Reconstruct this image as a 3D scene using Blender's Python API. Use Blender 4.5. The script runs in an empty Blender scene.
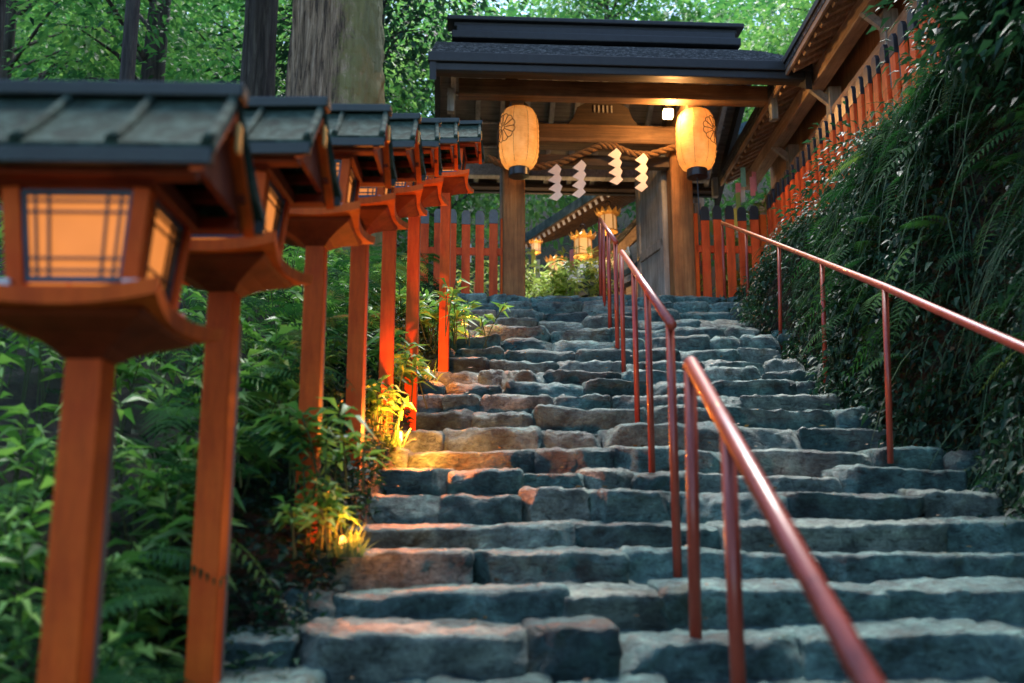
import bpy, bmesh, math, random
import numpy as np
from mathutils import Vector, Matrix, noise

rng = np.random.default_rng(7)
random.seed(7)
S = bpy.context.scene
COL = S.collection
R = math.radians

# ------------------------------------------------------------------ camera maths
PITCH = R(11.25)
FPX = 1000.0
def at(px, py, d):
    """world point at depth Y = d seen at pixel (px, py): used only to read the layout off the photograph"""
    u = (px - 512) / FPX; v = (341.5 - py) / FPX
    s = d / (math.cos(PITCH) - v * math.sin(PITCH))
    return Vector((u * s, d, (math.sin(PITCH) + v * math.cos(PITCH)) * s))

# ------------------------------------------------------------------ materials
def new_mat(name):
    m = bpy.data.materials.new(name); m.use_nodes = True
    nt = m.node_tree
    b = nt.nodes['Principled BSDF']
    return m, nt, b
def N(nt, t, **kw):
    n = nt.nodes.new(t)
    for k, v in kw.items():
        setattr(n, k, v)
    return n
def ramp(nt, stops, fac=None, interp='LINEAR'):
    n = N(nt, 'ShaderNodeValToRGB'); e = n.color_ramp.elements
    n.color_ramp.interpolation = interp
    while len(e) < len(stops): e.new(0.5)
    for i, (p, c) in enumerate(stops):
        e[i].position = p; e[i].color = (c[0], c[1], c[2], 1)
    if fac is not None: nt.links.new(fac, n.inputs['Fac'])
    return n
def coords(nt, scale=(1, 1, 1), kind='Object'):
    tc = N(nt, 'ShaderNodeTexCoord'); mp = N(nt, 'ShaderNodeMapping')
    mp.inputs['Scale'].default_value = scale
    nt.links.new(tc.outputs[kind], mp.inputs['Vector'])
    return mp.outputs['Vector']
def noise_tex(nt, vec, scale, detail=5, rough=0.6, dist=0.0):
    n = N(nt, 'ShaderNodeTexNoise'); n.inputs['Scale'].default_value = scale
    n.inputs['Detail'].default_value = detail; n.inputs['Roughness'].default_value = rough
    n.inputs['Distortion'].default_value = dist
    nt.links.new(vec, n.inputs['Vector']); return n.outputs['Fac']
def mixc(nt, fac, a, b, mode='MIX'):
    m = N(nt, 'ShaderNodeMix', data_type='RGBA', blend_type=mode)
    L = nt.links
    if isinstance(fac, (int, float)): m.inputs[0].default_value = fac
    else: L.new(fac, m.inputs[0])
    for s, i in ((a, 6), (b, 7)):
        if isinstance(s, tuple): m.inputs[i].default_value = (*s, 1)
        else: L.new(s, m.inputs[i])
    return m.outputs[2]
def bump(nt, b, h, strength=0.4, dist=0.01):
    n = N(nt, 'ShaderNodeBump'); n.inputs['Strength'].default_value = strength
    n.inputs['Distance'].default_value = dist
    nt.links.new(h, n.inputs['Height']); nt.links.new(n.outputs['Normal'], b.inputs['Normal'])

def m_paint(name, c0, c1, rough=0.45, chip=(0.12, 0.07, 0.045), chip_amt=0.33, coat=0.0):
    m, nt, b = new_mat(name)
    v = coords(nt)
    f = noise_tex(nt, v, 7, 6, 0.65)
    c = ramp(nt, [(0.3, c0), (0.72, c1)], f).outputs[0]
    g = noise_tex(nt, coords(nt, (30, 30, 3)), 1.0, 8, 0.7)
    wv = noise_tex(nt, coords(nt, (9, 9, 1.1)), 1.0, 7, 0.7)
    c = mixc(nt, 1.0, c, ramp(nt, [(0.3, (0.55, 0.50, 0.48)), (0.5, (0.95, 0.95, 0.95)), (0.72, (1.12, 1.25, 1.5))], wv).outputs[0], 'MULTIPLY')
    k = ramp(nt, [(chip_amt - .06, (1, 1, 1)), (chip_amt, (0, 0, 0))], g).outputs[0]
    nt.links.new(mixc(nt, k, c, chip), b.inputs['Base Color'])
    b.inputs['Roughness'].default_value = rough
    b.inputs['Coat Weight'].default_value = coat; b.inputs['Specular IOR Level'].default_value = 0.5 if coat else 0.2
    bump(nt, b, g, 0.06 if coat else 0.25, 0.004)
    return m
def m_wood(name, c0, c1, c2, axis='x', rough=0.75, s=1.0):
    m, nt, b = new_mat(name)
    sc = {'x': (1.2, 22, 22), 'y': (22, 1.2, 22), 'z': (22, 22, 1.2)}[axis]
    v = coords(nt, tuple(q * s for q in sc))
    f = noise_tex(nt, v, 1.0, 7, 0.7, 0.4)
    big = noise_tex(nt, coords(nt), 2.3, 4, 0.6)
    c = ramp(nt, [(0.28, c0), (0.52, c1), (0.75, c2)], f).outputs[0]
    d = ramp(nt, [(0.3, (0.55, 0.52, 0.5)), (0.65, (1, 1, 1))], big).outputs[0]
    nt.links.new(mixc(nt, 1.0, c, d, 'MULTIPLY'), b.inputs['Base Color'])
    b.inputs['Roughness'].default_value = rough
    bump(nt, b, f, 0.5, 0.006)
    return m
def m_plain(name, c, rough=0.6, metal=0.0, var=0.25, scale=12):
    m, nt, b = new_mat(name)
    f = noise_tex(nt, coords(nt), scale, 5, 0.6)
    lo = tuple(q * (1 - var) for q in c); hi = tuple(min(1, q * (1 + var)) for q in c)
    nt.links.new(ramp(nt, [(0.3, lo), (0.7, hi)], f).outputs[0], b.inputs['Base Color'])
    b.inputs['Roughness'].default_value = rough; b.inputs['Metallic'].default_value = metal
    return m
def m_emit(name, c, strength, base=(0.8, 0.7, 0.5)):
    m, nt, b = new_mat(name)
    f = noise_tex(nt, coords(nt), 9, 4, 0.6)
    lo = tuple(q * 0.86 for q in c)
    nt.links.new(ramp(nt, [(0.3, lo), (0.7, c)], f).outputs[0], b.inputs['Emission Color'])
    b.inputs['Emission Strength'].default_value = strength
    b.inputs['Base Color'].default_value = (*base, 1); b.inputs['Roughness'].default_value = 0.8
    return m
def m_leaf(name, stops, trans=0.35, rough=0.45, tcol=1.5, spec=0.2):
    m, nt, b = new_mat(name)
    a = N(nt, 'ShaderNodeAttribute', attribute_name='tone')
    c = ramp(nt, stops, a.outputs['Fac']).outputs[0]
    nt.links.new(c, b.inputs['Base Color'])
    b.inputs['Roughness'].default_value = rough
    b.inputs['Specular IOR Level'].default_value = spec
    t = N(nt, 'ShaderNodeBsdfTranslucent')
    nt.links.new(mixc(nt, 1.0, c, (tcol * .9, tcol * 1.08, tcol * 0.65), 'MULTIPLY'), t.inputs['Color'])
    mx = N(nt, 'ShaderNodeMixShader'); mx.inputs[0].default_value = trans
    nt.links.new(b.outputs[0], mx.inputs[1]); nt.links.new(t.outputs[0], mx.inputs[2])
    nt.links.new(mx.outputs[0], nt.nodes['Material Output'].inputs['Surface'])
    return m
def m_stone():
    m, nt, b = new_mat('slate_stone')
    v = coords(nt)
    a = N(nt, 'ShaderNodeAttribute', attribute_name='tone').outputs['Fac']
    f1 = noise_tex(nt, v, 5, 8, 0.68, 0.3); f2 = noise_tex(nt, v, 38, 6, 0.7); f3 = noise_tex(nt, v, 1.4, 3, 0.5)
    base = ramp(nt, [(0.0, (0.045, 0.105, 0.096)), (0.45, (0.115, 0.24, 0.215)), (0.85, (0.185, 0.345, 0.31)), (1.0, (0.26, 0.33, 0.27))], a).outputs[0]
    mot = ramp(nt, [(0.34, (0.25, 0.28, 0.29)), (0.5, (0.9, 0.95, 0.95)), (0.66, (1.9, 1.85, 1.75))], f1).outputs[0]
    c = mixc(nt, 1.0, base, mot, 'MULTIPLY')
    sp = ramp(nt, [(0.35, (0.7, 0.7, 0.7)), (0.6, (1.1, 1.1, 1.1))], f2).outputs[0]
    c = mixc(nt, 1.0, c, sp, 'MULTIPLY')
    # worn pale edges: fine light scratches and darker pits
    f4 = noise_tex(nt, coords(nt, (1, 1, 2.2)), 13, 10, 0.8, 0.8)
    pit = ramp(nt, [(0.38, (0.22, 0.25, 0.25)), (0.47, (0.9, 0.9, 0.9)), (0.56, (1.0, 1.0, 1.0)), (0.68, (1.9, 1.9, 1.8))], f4).outputs[0]
    c = mixc(nt, 1.0, c, pit, 'MULTIPLY')
    # lichen / moss patches
    ms = ramp(nt, [(0.56, (0, 0, 0)), (0.66, (0.8, 0.8, 0.8))], noise_tex(nt, v, 3.1, 9, 0.75, 0.6)).outputs[0]
    c = mixc(nt, ms, c, (0.055, 0.075, 0.03))
    nt.links.new(c, b.inputs['Base Color'])
    rr = ramp(nt, [(0.3, (0.42,) * 3), (0.7, (0.72,) * 3)], f3).outputs[0]
    nt.links.new(rr, b.inputs['Roughness'])
    h = mixc(nt, 0.5, f4, mixc(nt, 0.4, f1, f2))
    bump(nt, b, h, 1.0, 0.12)
    return m
def m_roof(name, c0, c1, c2, sc=6, rough=0.6):
    m, nt, b = new_mat(name)
    f = noise_tex(nt, coords(nt), sc, 9, 0.72, 0.3)
    nt.links.new(ramp(nt, [(0.32, c0), (0.5, c1), (0.68, c2)], f).outputs[0], b.inputs['Base Color'])
    b.inputs['Roughness'].default_value = rough; b.inputs['Specular IOR Level'].default_value = 0.22
    bump(nt, b, f, 0.6, 0.012)
    return m
def m_bark(name, c0, c1, c2, moss=None, sc=1.0):
    m, nt, b = new_mat(name)
    f = noise_tex(nt, coords(nt, (14 * sc, 14 * sc, 1.3 * sc)), 1.0, 8, 0.7, 0.5)
    c = ramp(nt, [(0.40, c0), (0.54, c1), (0.74, c2)], f).outputs[0]
    h = f
    if moss:
        v = coords(nt)
        g = noise_tex(nt, v, 7, 9, 0.78, 0.5)
        sx = N(nt, 'ShaderNodeSeparateXYZ'); nt.links.new(v, sx.inputs[0])
        ad = N(nt, 'ShaderNodeMath', operation='MULTIPLY_ADD'); nt.links.new(sx.outputs['X'], ad.inputs[0])
        ad.inputs[1].default_value = 0.75; nt.links.new(g, ad.inputs[2])
        k = ramp(nt, [(0.55, (0, 0, 0)), (0.72, (0.9, 0.9, 0.9))], ad.outputs[0]).outputs[0]
        c = mixc(nt, k, c, moss)
        h = mixc(nt, k, f, g)
    nt.links.new(c, b.inputs['Base Color']); b.inputs['Roughness'].default_value = 0.9
    bump(nt, b, h, 0.9, 0.05)
    return m
def m_ground():
    m, nt, b = new_mat('forest_soil')
    v = coords(nt)
    f = noise_tex(nt, v, 3.2, 9, 0.72, 0.4); g = noise_tex(nt, v, 24, 6, 0.7)
    c = ramp(nt, [(0.3, (0.012, 0.014, 0.010)), (0.5, (0.024, 0.023, 0.014)), (0.62, (0.022, 0.034, 0.012)), (0.8, (0.04, 0.034, 0.02))], f).outputs[0]
    c = mixc(nt, 1.0, c, ramp(nt, [(0.3, (0.5, 0.5, 0.5)), (0.7, (1.5, 1.45, 1.3))], g).outputs[0], 'MULTIPLY')
    nt.links.new(c, b.inputs['Base Color']); b.inputs['Roughness'].default_value = 0.95
    bump(nt, b, mixc(nt, 0.5, f, g), 1.0, 0.06)
    return m
def m_paper_lantern():
    m, nt, b = new_mat('lantern_paper')
    v = coords(nt)
    sx = N(nt, 'ShaderNodeSeparateXYZ'); nt.links.new(v, sx.inputs[0])
    w = N(nt, 'ShaderNodeTexWave', wave_type='BANDS', bands_direction='Z'); w.inputs['Scale'].default_value = 9
    nt.links.new(v, w.inputs['Vector'])
    f = noise_tex(nt, v, 6, 6, 0.7)
    c = ramp(nt, [(0.28, (0.62, 0.32, 0.09)), (0.5, (0.84, 0.53, 0.20)), (0.7, (0.90, 0.62, 0.28))], f).outputs[0]
    nt.links.new(c, b.inputs['Base Color']); b.inputs['Roughness'].default_value = 0.8
    nt.links.new(mixc(nt, 1.0, c, (1.0, 0.70, 0.42), 'MULTIPLY'), b.inputs['Emission Color'])
    b.inputs['Emission Strength'].default_value = PAPER_GLOW
    bump(nt, b, w.outputs['Fac'], 0.35, 0.008)
    t = N(nt, 'ShaderNodeBsdfTranslucent'); nt.links.new(c, t.inputs['Color'])
    mx = N(nt, 'ShaderNodeMixShader'); mx.inputs[0].default_value = 0.45
    nt.links.new(b.outputs[0], mx.inputs[1]); nt.links.new(t.outputs[0], mx.inputs[2])
    nt.links.new(mx.outputs[0], nt.nodes['Material Output'].inputs['Surface'])
    return m

# light levels (chosen together with the exposure)
EXPOSURE = 2.22
PAPER_GLOW = 0.095
M = {}
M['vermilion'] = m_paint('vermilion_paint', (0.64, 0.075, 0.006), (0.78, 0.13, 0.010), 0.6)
M['vermilion_dark'] = m_paint('shaded_vermilion', (0.16, 0.022, 0.005), (0.25, 0.038, 0.008), 0.7)  # vermilion darkened so the hopper underside's shade sits in the colour
M['picket'] = m_paint('orange_red_paint', (0.66, 0.075, 0.012), (0.80, 0.13, 0.025), 0.55, chip_amt=0.30)
M['picket_cap'] = m_plain('black_picket_cap', (0.018, 0.022, 0.028), 0.4)
M['rail'] = m_paint('red_brown_rail_paint', (0.26, 0.034, 0.016), (0.37, 0.058, 0.026), 0.4, chip_amt=0.30, coat=0.2)
M['back_post'] = m_wood('grey_stake_wood', (0.06, 0.06, 0.055), (0.13, 0.125, 0.11), (0.22, 0.21, 0.18), 'z')
M['copper'] = m_roof('mossy_copper', (0.008, 0.015, 0.007), (0.02, 0.042, 0.028), (0.07, 0.115, 0.085), 18, 0.9)
M['copper_dark'] = m_plain('dark_copper', (0.016, 0.028, 0.024), 0.5)
M['blue_frame'] = m_plain('dark_blue_paint', (0.015, 0.06, 0.10), 0.5)
M['metal'] = m_plain('grey_metal', (0.45, 0.47, 0.48), 0.45, 0.4)
M['window'] = m_emit('lit_window_paper', (1.0, 0.31, 0.065), 0.20, (.2, .09, .03))
M['gate_wood'] = m_wood('old_brown_timber_x', (0.06, 0.032, 0.014), (0.16, 0.09, 0.042), (0.30, 0.18, 0.09), 'x')
M['gate_post'] = m_wood('old_brown_timber_z', (0.14, 0.062, 0.018), (0.32, 0.15, 0.045), (0.48, 0.25, 0.09), 'z')  # pillar timber raised to amber, carrying lamp glow in its colour
M['dark_wood'] = m_wood('dark_timber', (0.02, 0.013, 0.009), (0.05, 0.032, 0.02), (0.09, 0.06, 0.04), 'x')
M['grey_wood'] = m_wood('grey_weathered_timber', (0.20, 0.20, 0.20), (0.38, 0.38, 0.38), (0.52, 0.52, 0.51), 'y')
M['grey_post'] = m_wood('grey_weathered_post', (0.14, 0.14, 0.13), (0.30, 0.31, 0.29), (0.46, 0.47, 0.44), 'z', s=0.8)
M['soffit'] = m_wood('grey_brown_boards', (0.10, 0.088, 0.08), (0.21, 0.19, 0.175), (0.32, 0.29, 0.27), 'x')
M['tan_wood_y'] = m_wood('tan_timber', (0.20, 0.14, 0.09), (0.40, 0.29, 0.20), (0.56, 0.44, 0.33), 'y')
M['tan_wood_z'] = m_wood('tan_timber_upright', (0.26, 0.14, 0.06), (0.46, 0.26, 0.12), (0.60, 0.38, 0.2), 'z')
M['bark_roof'] = m_roof('dark_bark_shingles', (0.016, 0.019, 0.021), (0.05, 0.055, 0.06), (0.22, 0.23, 0.23), 20, 0.7)
M['black_trim'] = m_plain('blackened_roof_trim', (0.012, 0.015, 0.017), 0.6)
M['blue_roof'] = m_roof('blue_grey_copper', (0.02, 0.042, 0.05), (0.05, 0.09, 0.10), (0.15, 0.21, 0.22), 5)
M['black'] = m_plain('black_lacquer', (0.012, 0.012, 0.013), 0.35)
M['white_tip'] = m_plain('white_painted_tip', (0.72, 0.70, 0.66), 0.6)
M['shide'] = m_plain('white_paper', (0.82, 0.72, 0.62), 0.7, var=0.05)
M['rope'] = m_plain('straw_rope', (0.15, 0.08, 0.03), 0.9, var=0.5, scale=40)
M['gold'] = m_plain('gilt_metal', (0.72, 0.42, 0.12), 0.4, 0.5)
M['gold_glow'] = m_emit('glowing_lantern_pane', (1.0, 0.47, 0.14), 0.12)
M['bulb'] = m_emit('glowing_bulb', (1.0, 0.62, 0.24), 4.0)
M['lens'] = m_emit('lit_lamp_lens', (1.0, 0.36, 0.06), 1.6)
M['paper_lantern'] = m_paper_lantern()
M['stone'] = m_stone()
M['soil'] = m_ground()
M['gravel'] = m_plain('pale_gravel', (0.48, 0.46, 0.41), 0.95, var=0.4, scale=30)
M['cedar'] = m_bark('cedar_bark', (0.05, 0.034, 0.022), (0.27, 0.19, 0.12), (0.58, 0.44, 0.31), (0.20, 0.19, 0.065), 1.3)
M['dark_bark'] = m_bark('dark_bark', (0.016, 0.014, 0.011), (0.05, 0.043, 0.034), (0.12, 0.115, 0.095))
M['stalk'] = m_plain('green_stalk', (0.06, 0.09, 0.025), 0.7)
M['sasa'] = m_leaf('bamboo_grass_leaf', [(0.0, (0.035, 0.10, 0.03)), (0.5, (0.10, 0.25, 0.06)), (1.0, (0.27, 0.46, 0.11))], 0.3, 0.38)
M['forest'] = m_leaf('forest_leaf', [(0.0, (0.02, 0.085, 0.04)), (0.45, (0.065, 0.19, 0.065)), (0.8, (0.14, 0.29, 0.09)), (1.0, (0.26, 0.39, 0.14))], 0.4, 0.5)
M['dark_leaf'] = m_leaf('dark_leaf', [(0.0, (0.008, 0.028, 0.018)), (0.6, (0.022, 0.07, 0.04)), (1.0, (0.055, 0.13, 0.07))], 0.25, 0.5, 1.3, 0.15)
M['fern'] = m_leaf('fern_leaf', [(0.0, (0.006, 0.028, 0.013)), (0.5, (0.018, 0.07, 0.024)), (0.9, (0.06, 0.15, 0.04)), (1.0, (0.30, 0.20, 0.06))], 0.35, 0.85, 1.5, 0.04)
M['blade'] = m_leaf('grass_blade', [(0.0, (0.012, 0.04, 0.022)), (0.5, (0.035, 0.085, 0.045)), (1.0, (0.12, 0.20, 0.10))], 0.3, 0.8, 1.4, 0.05)
M['dry_leaf'] = m_leaf('dry_leaf', [(0.0, (0.05, 0.03, 0.015)), (0.6, (0.13, 0.075, 0.035)), (1.0, (0.30, 0.20, 0.11))], 0.15, 0.6)
M['bamboo'] = m_leaf('pale_bamboo_leaf', [(0.0, (0.16, 0.26, 0.09)), (0.5, (0.36, 0.44, 0.16)), (1.0, (0.62, 0.62, 0.32))], 0.45, 0.45)
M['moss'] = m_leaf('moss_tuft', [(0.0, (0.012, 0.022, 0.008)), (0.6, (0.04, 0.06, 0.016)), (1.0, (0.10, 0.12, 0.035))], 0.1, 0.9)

# ------------------------------------------------------------------ mesh helpers
class MB:
    def __init__(s): s.v = []; s.f = []
    def add(s, vs, fs):
        o = len(s.v); s.v += [tuple(p) for p in vs]; s.f += [tuple(i + o for i in q) for q in fs]; return s
    def box(s, c, d, M4=None):
        x, y, z = d[0] / 2, d[1] / 2, d[2] / 2
        vs = [Vector((c[0] + i * x, c[1] + j * y, c[2] + k * z)) for i in (-1, 1) for j in (-1, 1) for k in (-1, 1)]
        if M4: vs = [M4 @ p for p in vs]
        return s.add(vs, [(0, 1, 3, 2), (4, 6, 7, 5), (0, 4, 5, 1), (2, 3, 7, 6), (0, 2, 6, 4), (1, 5, 7, 3)])
    def beam(s, a, b, w, h, up=(0, 0, 1)):
        a, b, up = Vector(a), Vector(b), Vector(up)
        d = (b - a).normalized(); r = d.cross(up).normalized(); u = r.cross(d)
        vs = [p + r * i * w / 2 + u * k * h / 2 for p in (a, b) for i, k in ((-1, -1), (1, -1), (1, 1), (-1, 1))]
        return s.add(vs, [(0, 1, 2, 3), (7, 6, 5, 4), (0, 4, 5, 1), (1, 5, 6, 2), (2, 6, 7, 3), (3, 7, 4, 0)])
    def tube(s, path, rad, n=10, cap=True):
        P = [Vector(p) for p in path]; rs = rad if isinstance(rad, (list, tuple)) else [rad] * len(P)
        vs = []; ref = None
        for i, p in enumerate(P):
            d = (P[min(i + 1, len(P) - 1)] - P[max(i - 1, 0)]).normalized()
            if ref is None: ref = Vector((0, 0, 1)) if abs(d.z) < .9 else Vector((1, 0, 0))
            r = d.cross(ref).normalized(); u = r.cross(d); ref = u
            for k in range(n):
                a = 2 * math.pi * k / n
                vs.append(p + (r * math.cos(a) + u * math.sin(a)) * rs[i])
        fs = []
        for i in range(len(P) - 1):
            for k in range(n):
                fs.append((i * n + k, i * n + (k + 1) % n, (i + 1) * n + (k + 1) % n, (i + 1) * n + k))
        if cap:
            fs.append(tuple(range(n - 1, -1, -1))); fs.append(tuple((len(P) - 1) * n + k for k in range(n)))
        return s.add(vs, fs)
    def lathe(s, prof, c=(0, 0, 0), n=24):
        vs = []; fs = []
        for r, z in prof:
            for k in range(n):
                a = 2 * math.pi * k / n; vs.append((c[0] + r * math.cos(a), c[1] + r * math.sin(a), c[2] + z))
        for i in range(len(prof) - 1):
            for k in range(n):
                fs.append((i * n + k, i * n + (k + 1) % n, (i + 1) * n + (k + 1) % n, (i + 1) * n + k))
        fs.append(tuple(range(n - 1, -1, -1))); fs.append(tuple((len(prof) - 1) * n + k for k in range(n)))
        return s.add(vs, fs)
    def prism(s, poly, ext, M4):
        """2D polygon (x,z) extruded along y by ext, then M4"""
        n = len(poly)
        vs = [M4 @ Vector((x, -ext / 2, z)) for x, z in poly] + [M4 @ Vector((x, ext / 2, z)) for x, z in poly]
        fs = [tuple(range(n)), tuple(range(2 * n - 1, n - 1, -1))] + [(i, i + n, (i + 1) % n + n, (i + 1) % n) for i in range(n)]
        return s.add(vs, fs)
    def sheet(s, g0, g1):
        """two equal grids of points (rows of Vectors) closed into a slab"""
        nr, nc = len(g0), len(g0[0]); o = nr * nc
        vs = [p for r in g0 for p in r] + [p for r in g1 for p in r]; fs = []
        for i in range(nr - 1):
            for j in range(nc - 1):
                a, b, c, d = i * nc + j, i * nc + j + 1, (i + 1) * nc + j + 1, (i + 1) * nc + j
                fs += [(a, b, c, d), (o + d, o + c, o + b, o + a)]
        for j in range(nc - 1):
            fs += [(j + 1, j, o + j, o + j + 1), ((nr - 1) * nc + j, (nr - 1) * nc + j + 1, o + (nr - 1) * nc + j + 1, o + (nr - 1) * nc + j)]
        for i in range(nr - 1):
            fs += [(i * nc, (i + 1) * nc, o + (i + 1) * nc, o + i * nc), ((i + 1) * nc + nc - 1, i * nc + nc - 1, o + i * nc + nc - 1, o + (i + 1) * nc + nc - 1)]
        return s.add(vs, fs)
    def build(s, name, mat, parent=None, bevel=0, smooth=False, recalc=True):
        me = bpy.data.meshes.new(name); me.from_pydata(s.v, [], s.f)
        if recalc:
            bm = bmesh.new(); bm.from_mesh(me); bmesh.ops.recalc_face_normals(bm, faces=bm.faces); bm.to_mesh(me); bm.free()
        me.materials.append(mat)
        if smooth: me.polygons.foreach_set('use_smooth', [True] * len(me.polygons))
        o = bpy.data.objects.new(name, me); COL.objects.link(o)
        if parent: o.parent = parent
        if bevel:
            b = o.modifiers.new('bevel', 'BEVEL'); b.width = bevel; b.segments = 2; b.limit_method = 'ANGLE'; b.angle_limit = R(40)
        return o

def tag(o, label=None, cat=None, group=None, kind=None):
    if label: o['label'] = label
    if cat: o['category'] = cat
    if group: o['group'] = group
    if kind: o['kind'] = kind
    return o
def empty(name, loc=(0, 0, 0), rz=0.0):
    o = bpy.data.objects.new(name, None); COL.objects.link(o); o.location = loc; o.rotation_euler = (0, 0, rz)
    o.empty_display_size = 0.1
    return o
def lamp(name, loc, power, color, radius=0.03, parent=None, kind='POINT'):
    l = bpy.data.lights.new(name, kind); l.energy = power; l.color = color; l.shadow_soft_size = radius
    o = bpy.data.objects.new(name, l); COL.objects.link(o); o.location = loc
    if parent: o.parent = parent
    return o
def copy_tree(o, parent=None):
    c = o.copy(); COL.objects.link(c); c.parent = parent
    for ch in list(o.children): copy_tree(ch, c)
    return c

def np_mesh(name, V, F, tone, mat, parent=None, smooth=False):
    """V (n,3), F (m,k) with fixed k"""
    me = bpy.data.meshes.new(name)
    n, (m, k) = len(V), F.shape
    me.vertices.add(n); me.vertices.foreach_set('co', np.ascontiguousarray(V, np.float32).ravel())
    me.loops.add(m * k); me.loops.foreach_set('vertex_index', np.ascontiguousarray(F, np.int32).ravel())
    me.polygons.add(m); me.polygons.foreach_set('loop_start', np.arange(0, m * k, k, dtype=np.int32))
    me.polygons.foreach_set('loop_total', np.full(m, k, np.int32))
    if smooth: me.polygons.foreach_set('use_smooth', np.ones(m, bool))
    a = me.attributes.new('tone', 'FLOAT', 'POINT'); a.data.foreach_set('value', np.ascontiguousarray(tone, np.float32))
    me.update(calc_edges=True); me.validate()
    me.materials.append(mat)
    o = bpy.data.objects.new(name, me); COL.objects.link(o)
    if parent: o.parent = parent
    return o
def unit(a): return a / np.maximum(np.linalg.norm(a, axis=-1, keepdims=True), 1e-9)
def rvec(n):
    return unit(rng.normal(size=(n, 3)))
class Leaves:
    """collects leaf blades: position, direction, length, width, tone"""
    def __init__(s): s.V = []; s.F = []; s.T = []; s.n = 0
    def add(s, P, D, L, W, tone, fold=0.25, droop=0.25, side=None):
        n = len(P); D = unit(D)
        if side is None:
            side = np.cross(D, rvec(n) * 0.6 + np.array([0, 0, 1.0]))
        side = unit(side); up = np.cross(side, D)
        L = np.broadcast_to(L, (n,))[:, None]; W = np.broadcast_to(W, (n,))[:, None]
        mid = P + D * L * 0.42
        tip = P + D * L - np.array([0, 0, 1.0]) * L * droop
        V = np.stack([P, mid + side * W / 2 + up * W * fold, mid, mid - side * W / 2 + up * W * fold, tip], 1).reshape(-1, 3)
        b = (np.arange(n) * 5 + s.n)[:, None]
        F = np.concatenate([b + np.array([[0, 2, 1]]), b + np.array([[0, 3, 2]]), b + np.array([[1, 2, 4]]), b + np.array([[2, 3, 4]])], 0)
        s.V.append(V); s.F.append(F); s.T.append(np.repeat(np.broadcast_to(tone, (n,)), 5)); s.n += n * 5
    def ribbon(s, P, D, L, W, tone, droop=0.9, K=7):
        """arched strap blades (as triangles)"""
        n = len(P); D = unit(D)
        t = np.linspace(0, 1, K)[None, :, None]
        L = np.broadcast_to(L, (n,))[:, None, None]
        dr = np.broadcast_to(droop, (n,))[:, None, None]
        C = P[:, None] + D[:, None] * L * t - np.array([0, 0, 1.0]) * L * dr * t ** 2.2
        side = unit(np.cross(D, np.array([0, 0, 1.0]) + rvec(n) * 0.3))[:, None]
        w = np.broadcast_to(W, (n,))[:, None, None] * (1 - t ** 2) * 0.5 + 0.0006
        V = np.stack([C + side * w, C - side * w], 2).reshape(-1, 3)
        b = (np.arange(n) * 2 * K + s.n)[:, None, None]; i = (np.arange(K - 1) * 2)[None, :, None]
        F = np.concatenate([(b + i + np.array([0, 1, 3])).reshape(-1, 3), (b + i + np.array([0, 3, 2])).reshape(-1, 3)], 0)
        s.V.append(V); s.F.append(F); s.T.append(np.repeat(np.broadcast_to(tone, (n,)), 2 * K)); s.n += n * 2 * K
    def fronds(s, P, D, L, tone, pairs=13, droop=0.5, pw=0.34):
        """fern fronds: an arched midrib with pinnae on both sides"""
        n = len(P); D = unit(D); L = np.broadcast_to(L, (n,))
        t = np.linspace(0.12, 1.0, pairs)[None, :, None]
        dr = np.broadcast_to(droop, (n,))[:, None, None]
        Z = np.array([0, 0, 1.0])
        C = P[:, None] + D[:, None] * L[:, None, None] * t - Z * L[:, None, None] * dr * t ** 2
        T = unit(D[:, None] - Z * 2 * dr * t)
        side = unit(np.cross(D, Z + rvec(n) * 0.35))[:, None]
        prof = (np.sin(np.pi * (0.12 + 0.86 * t)) ** 0.8)
        for sg in (-1, 1):
            dd = unit(side * sg + T * 0.45)
            dd = np.broadcast_to(dd, C.shape).reshape(-1, 3)
            ll = np.broadcast_to(L[:, None, None] * pw * prof, (n, pairs, 1)).reshape(-1)
            tt = np.repeat(np.broadcast_to(tone, (n,)), pairs)
            s.add(C.reshape(-1, 3), dd, ll, ll * 0.2, tt, 0.1, 0.2, np.broadcast_to(T, C.shape).reshape(-1, 3))
        s.ribbon(P, D, L, 0.008, tone, droop=np.broadcast_to(droop, (n,)), K=6)
    def build(s, name, mat, parent=None):
        return np_mesh(name, np.concatenate(s.V), np.concatenate(s.F), np.concatenate(s.T), mat, parent)

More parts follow.
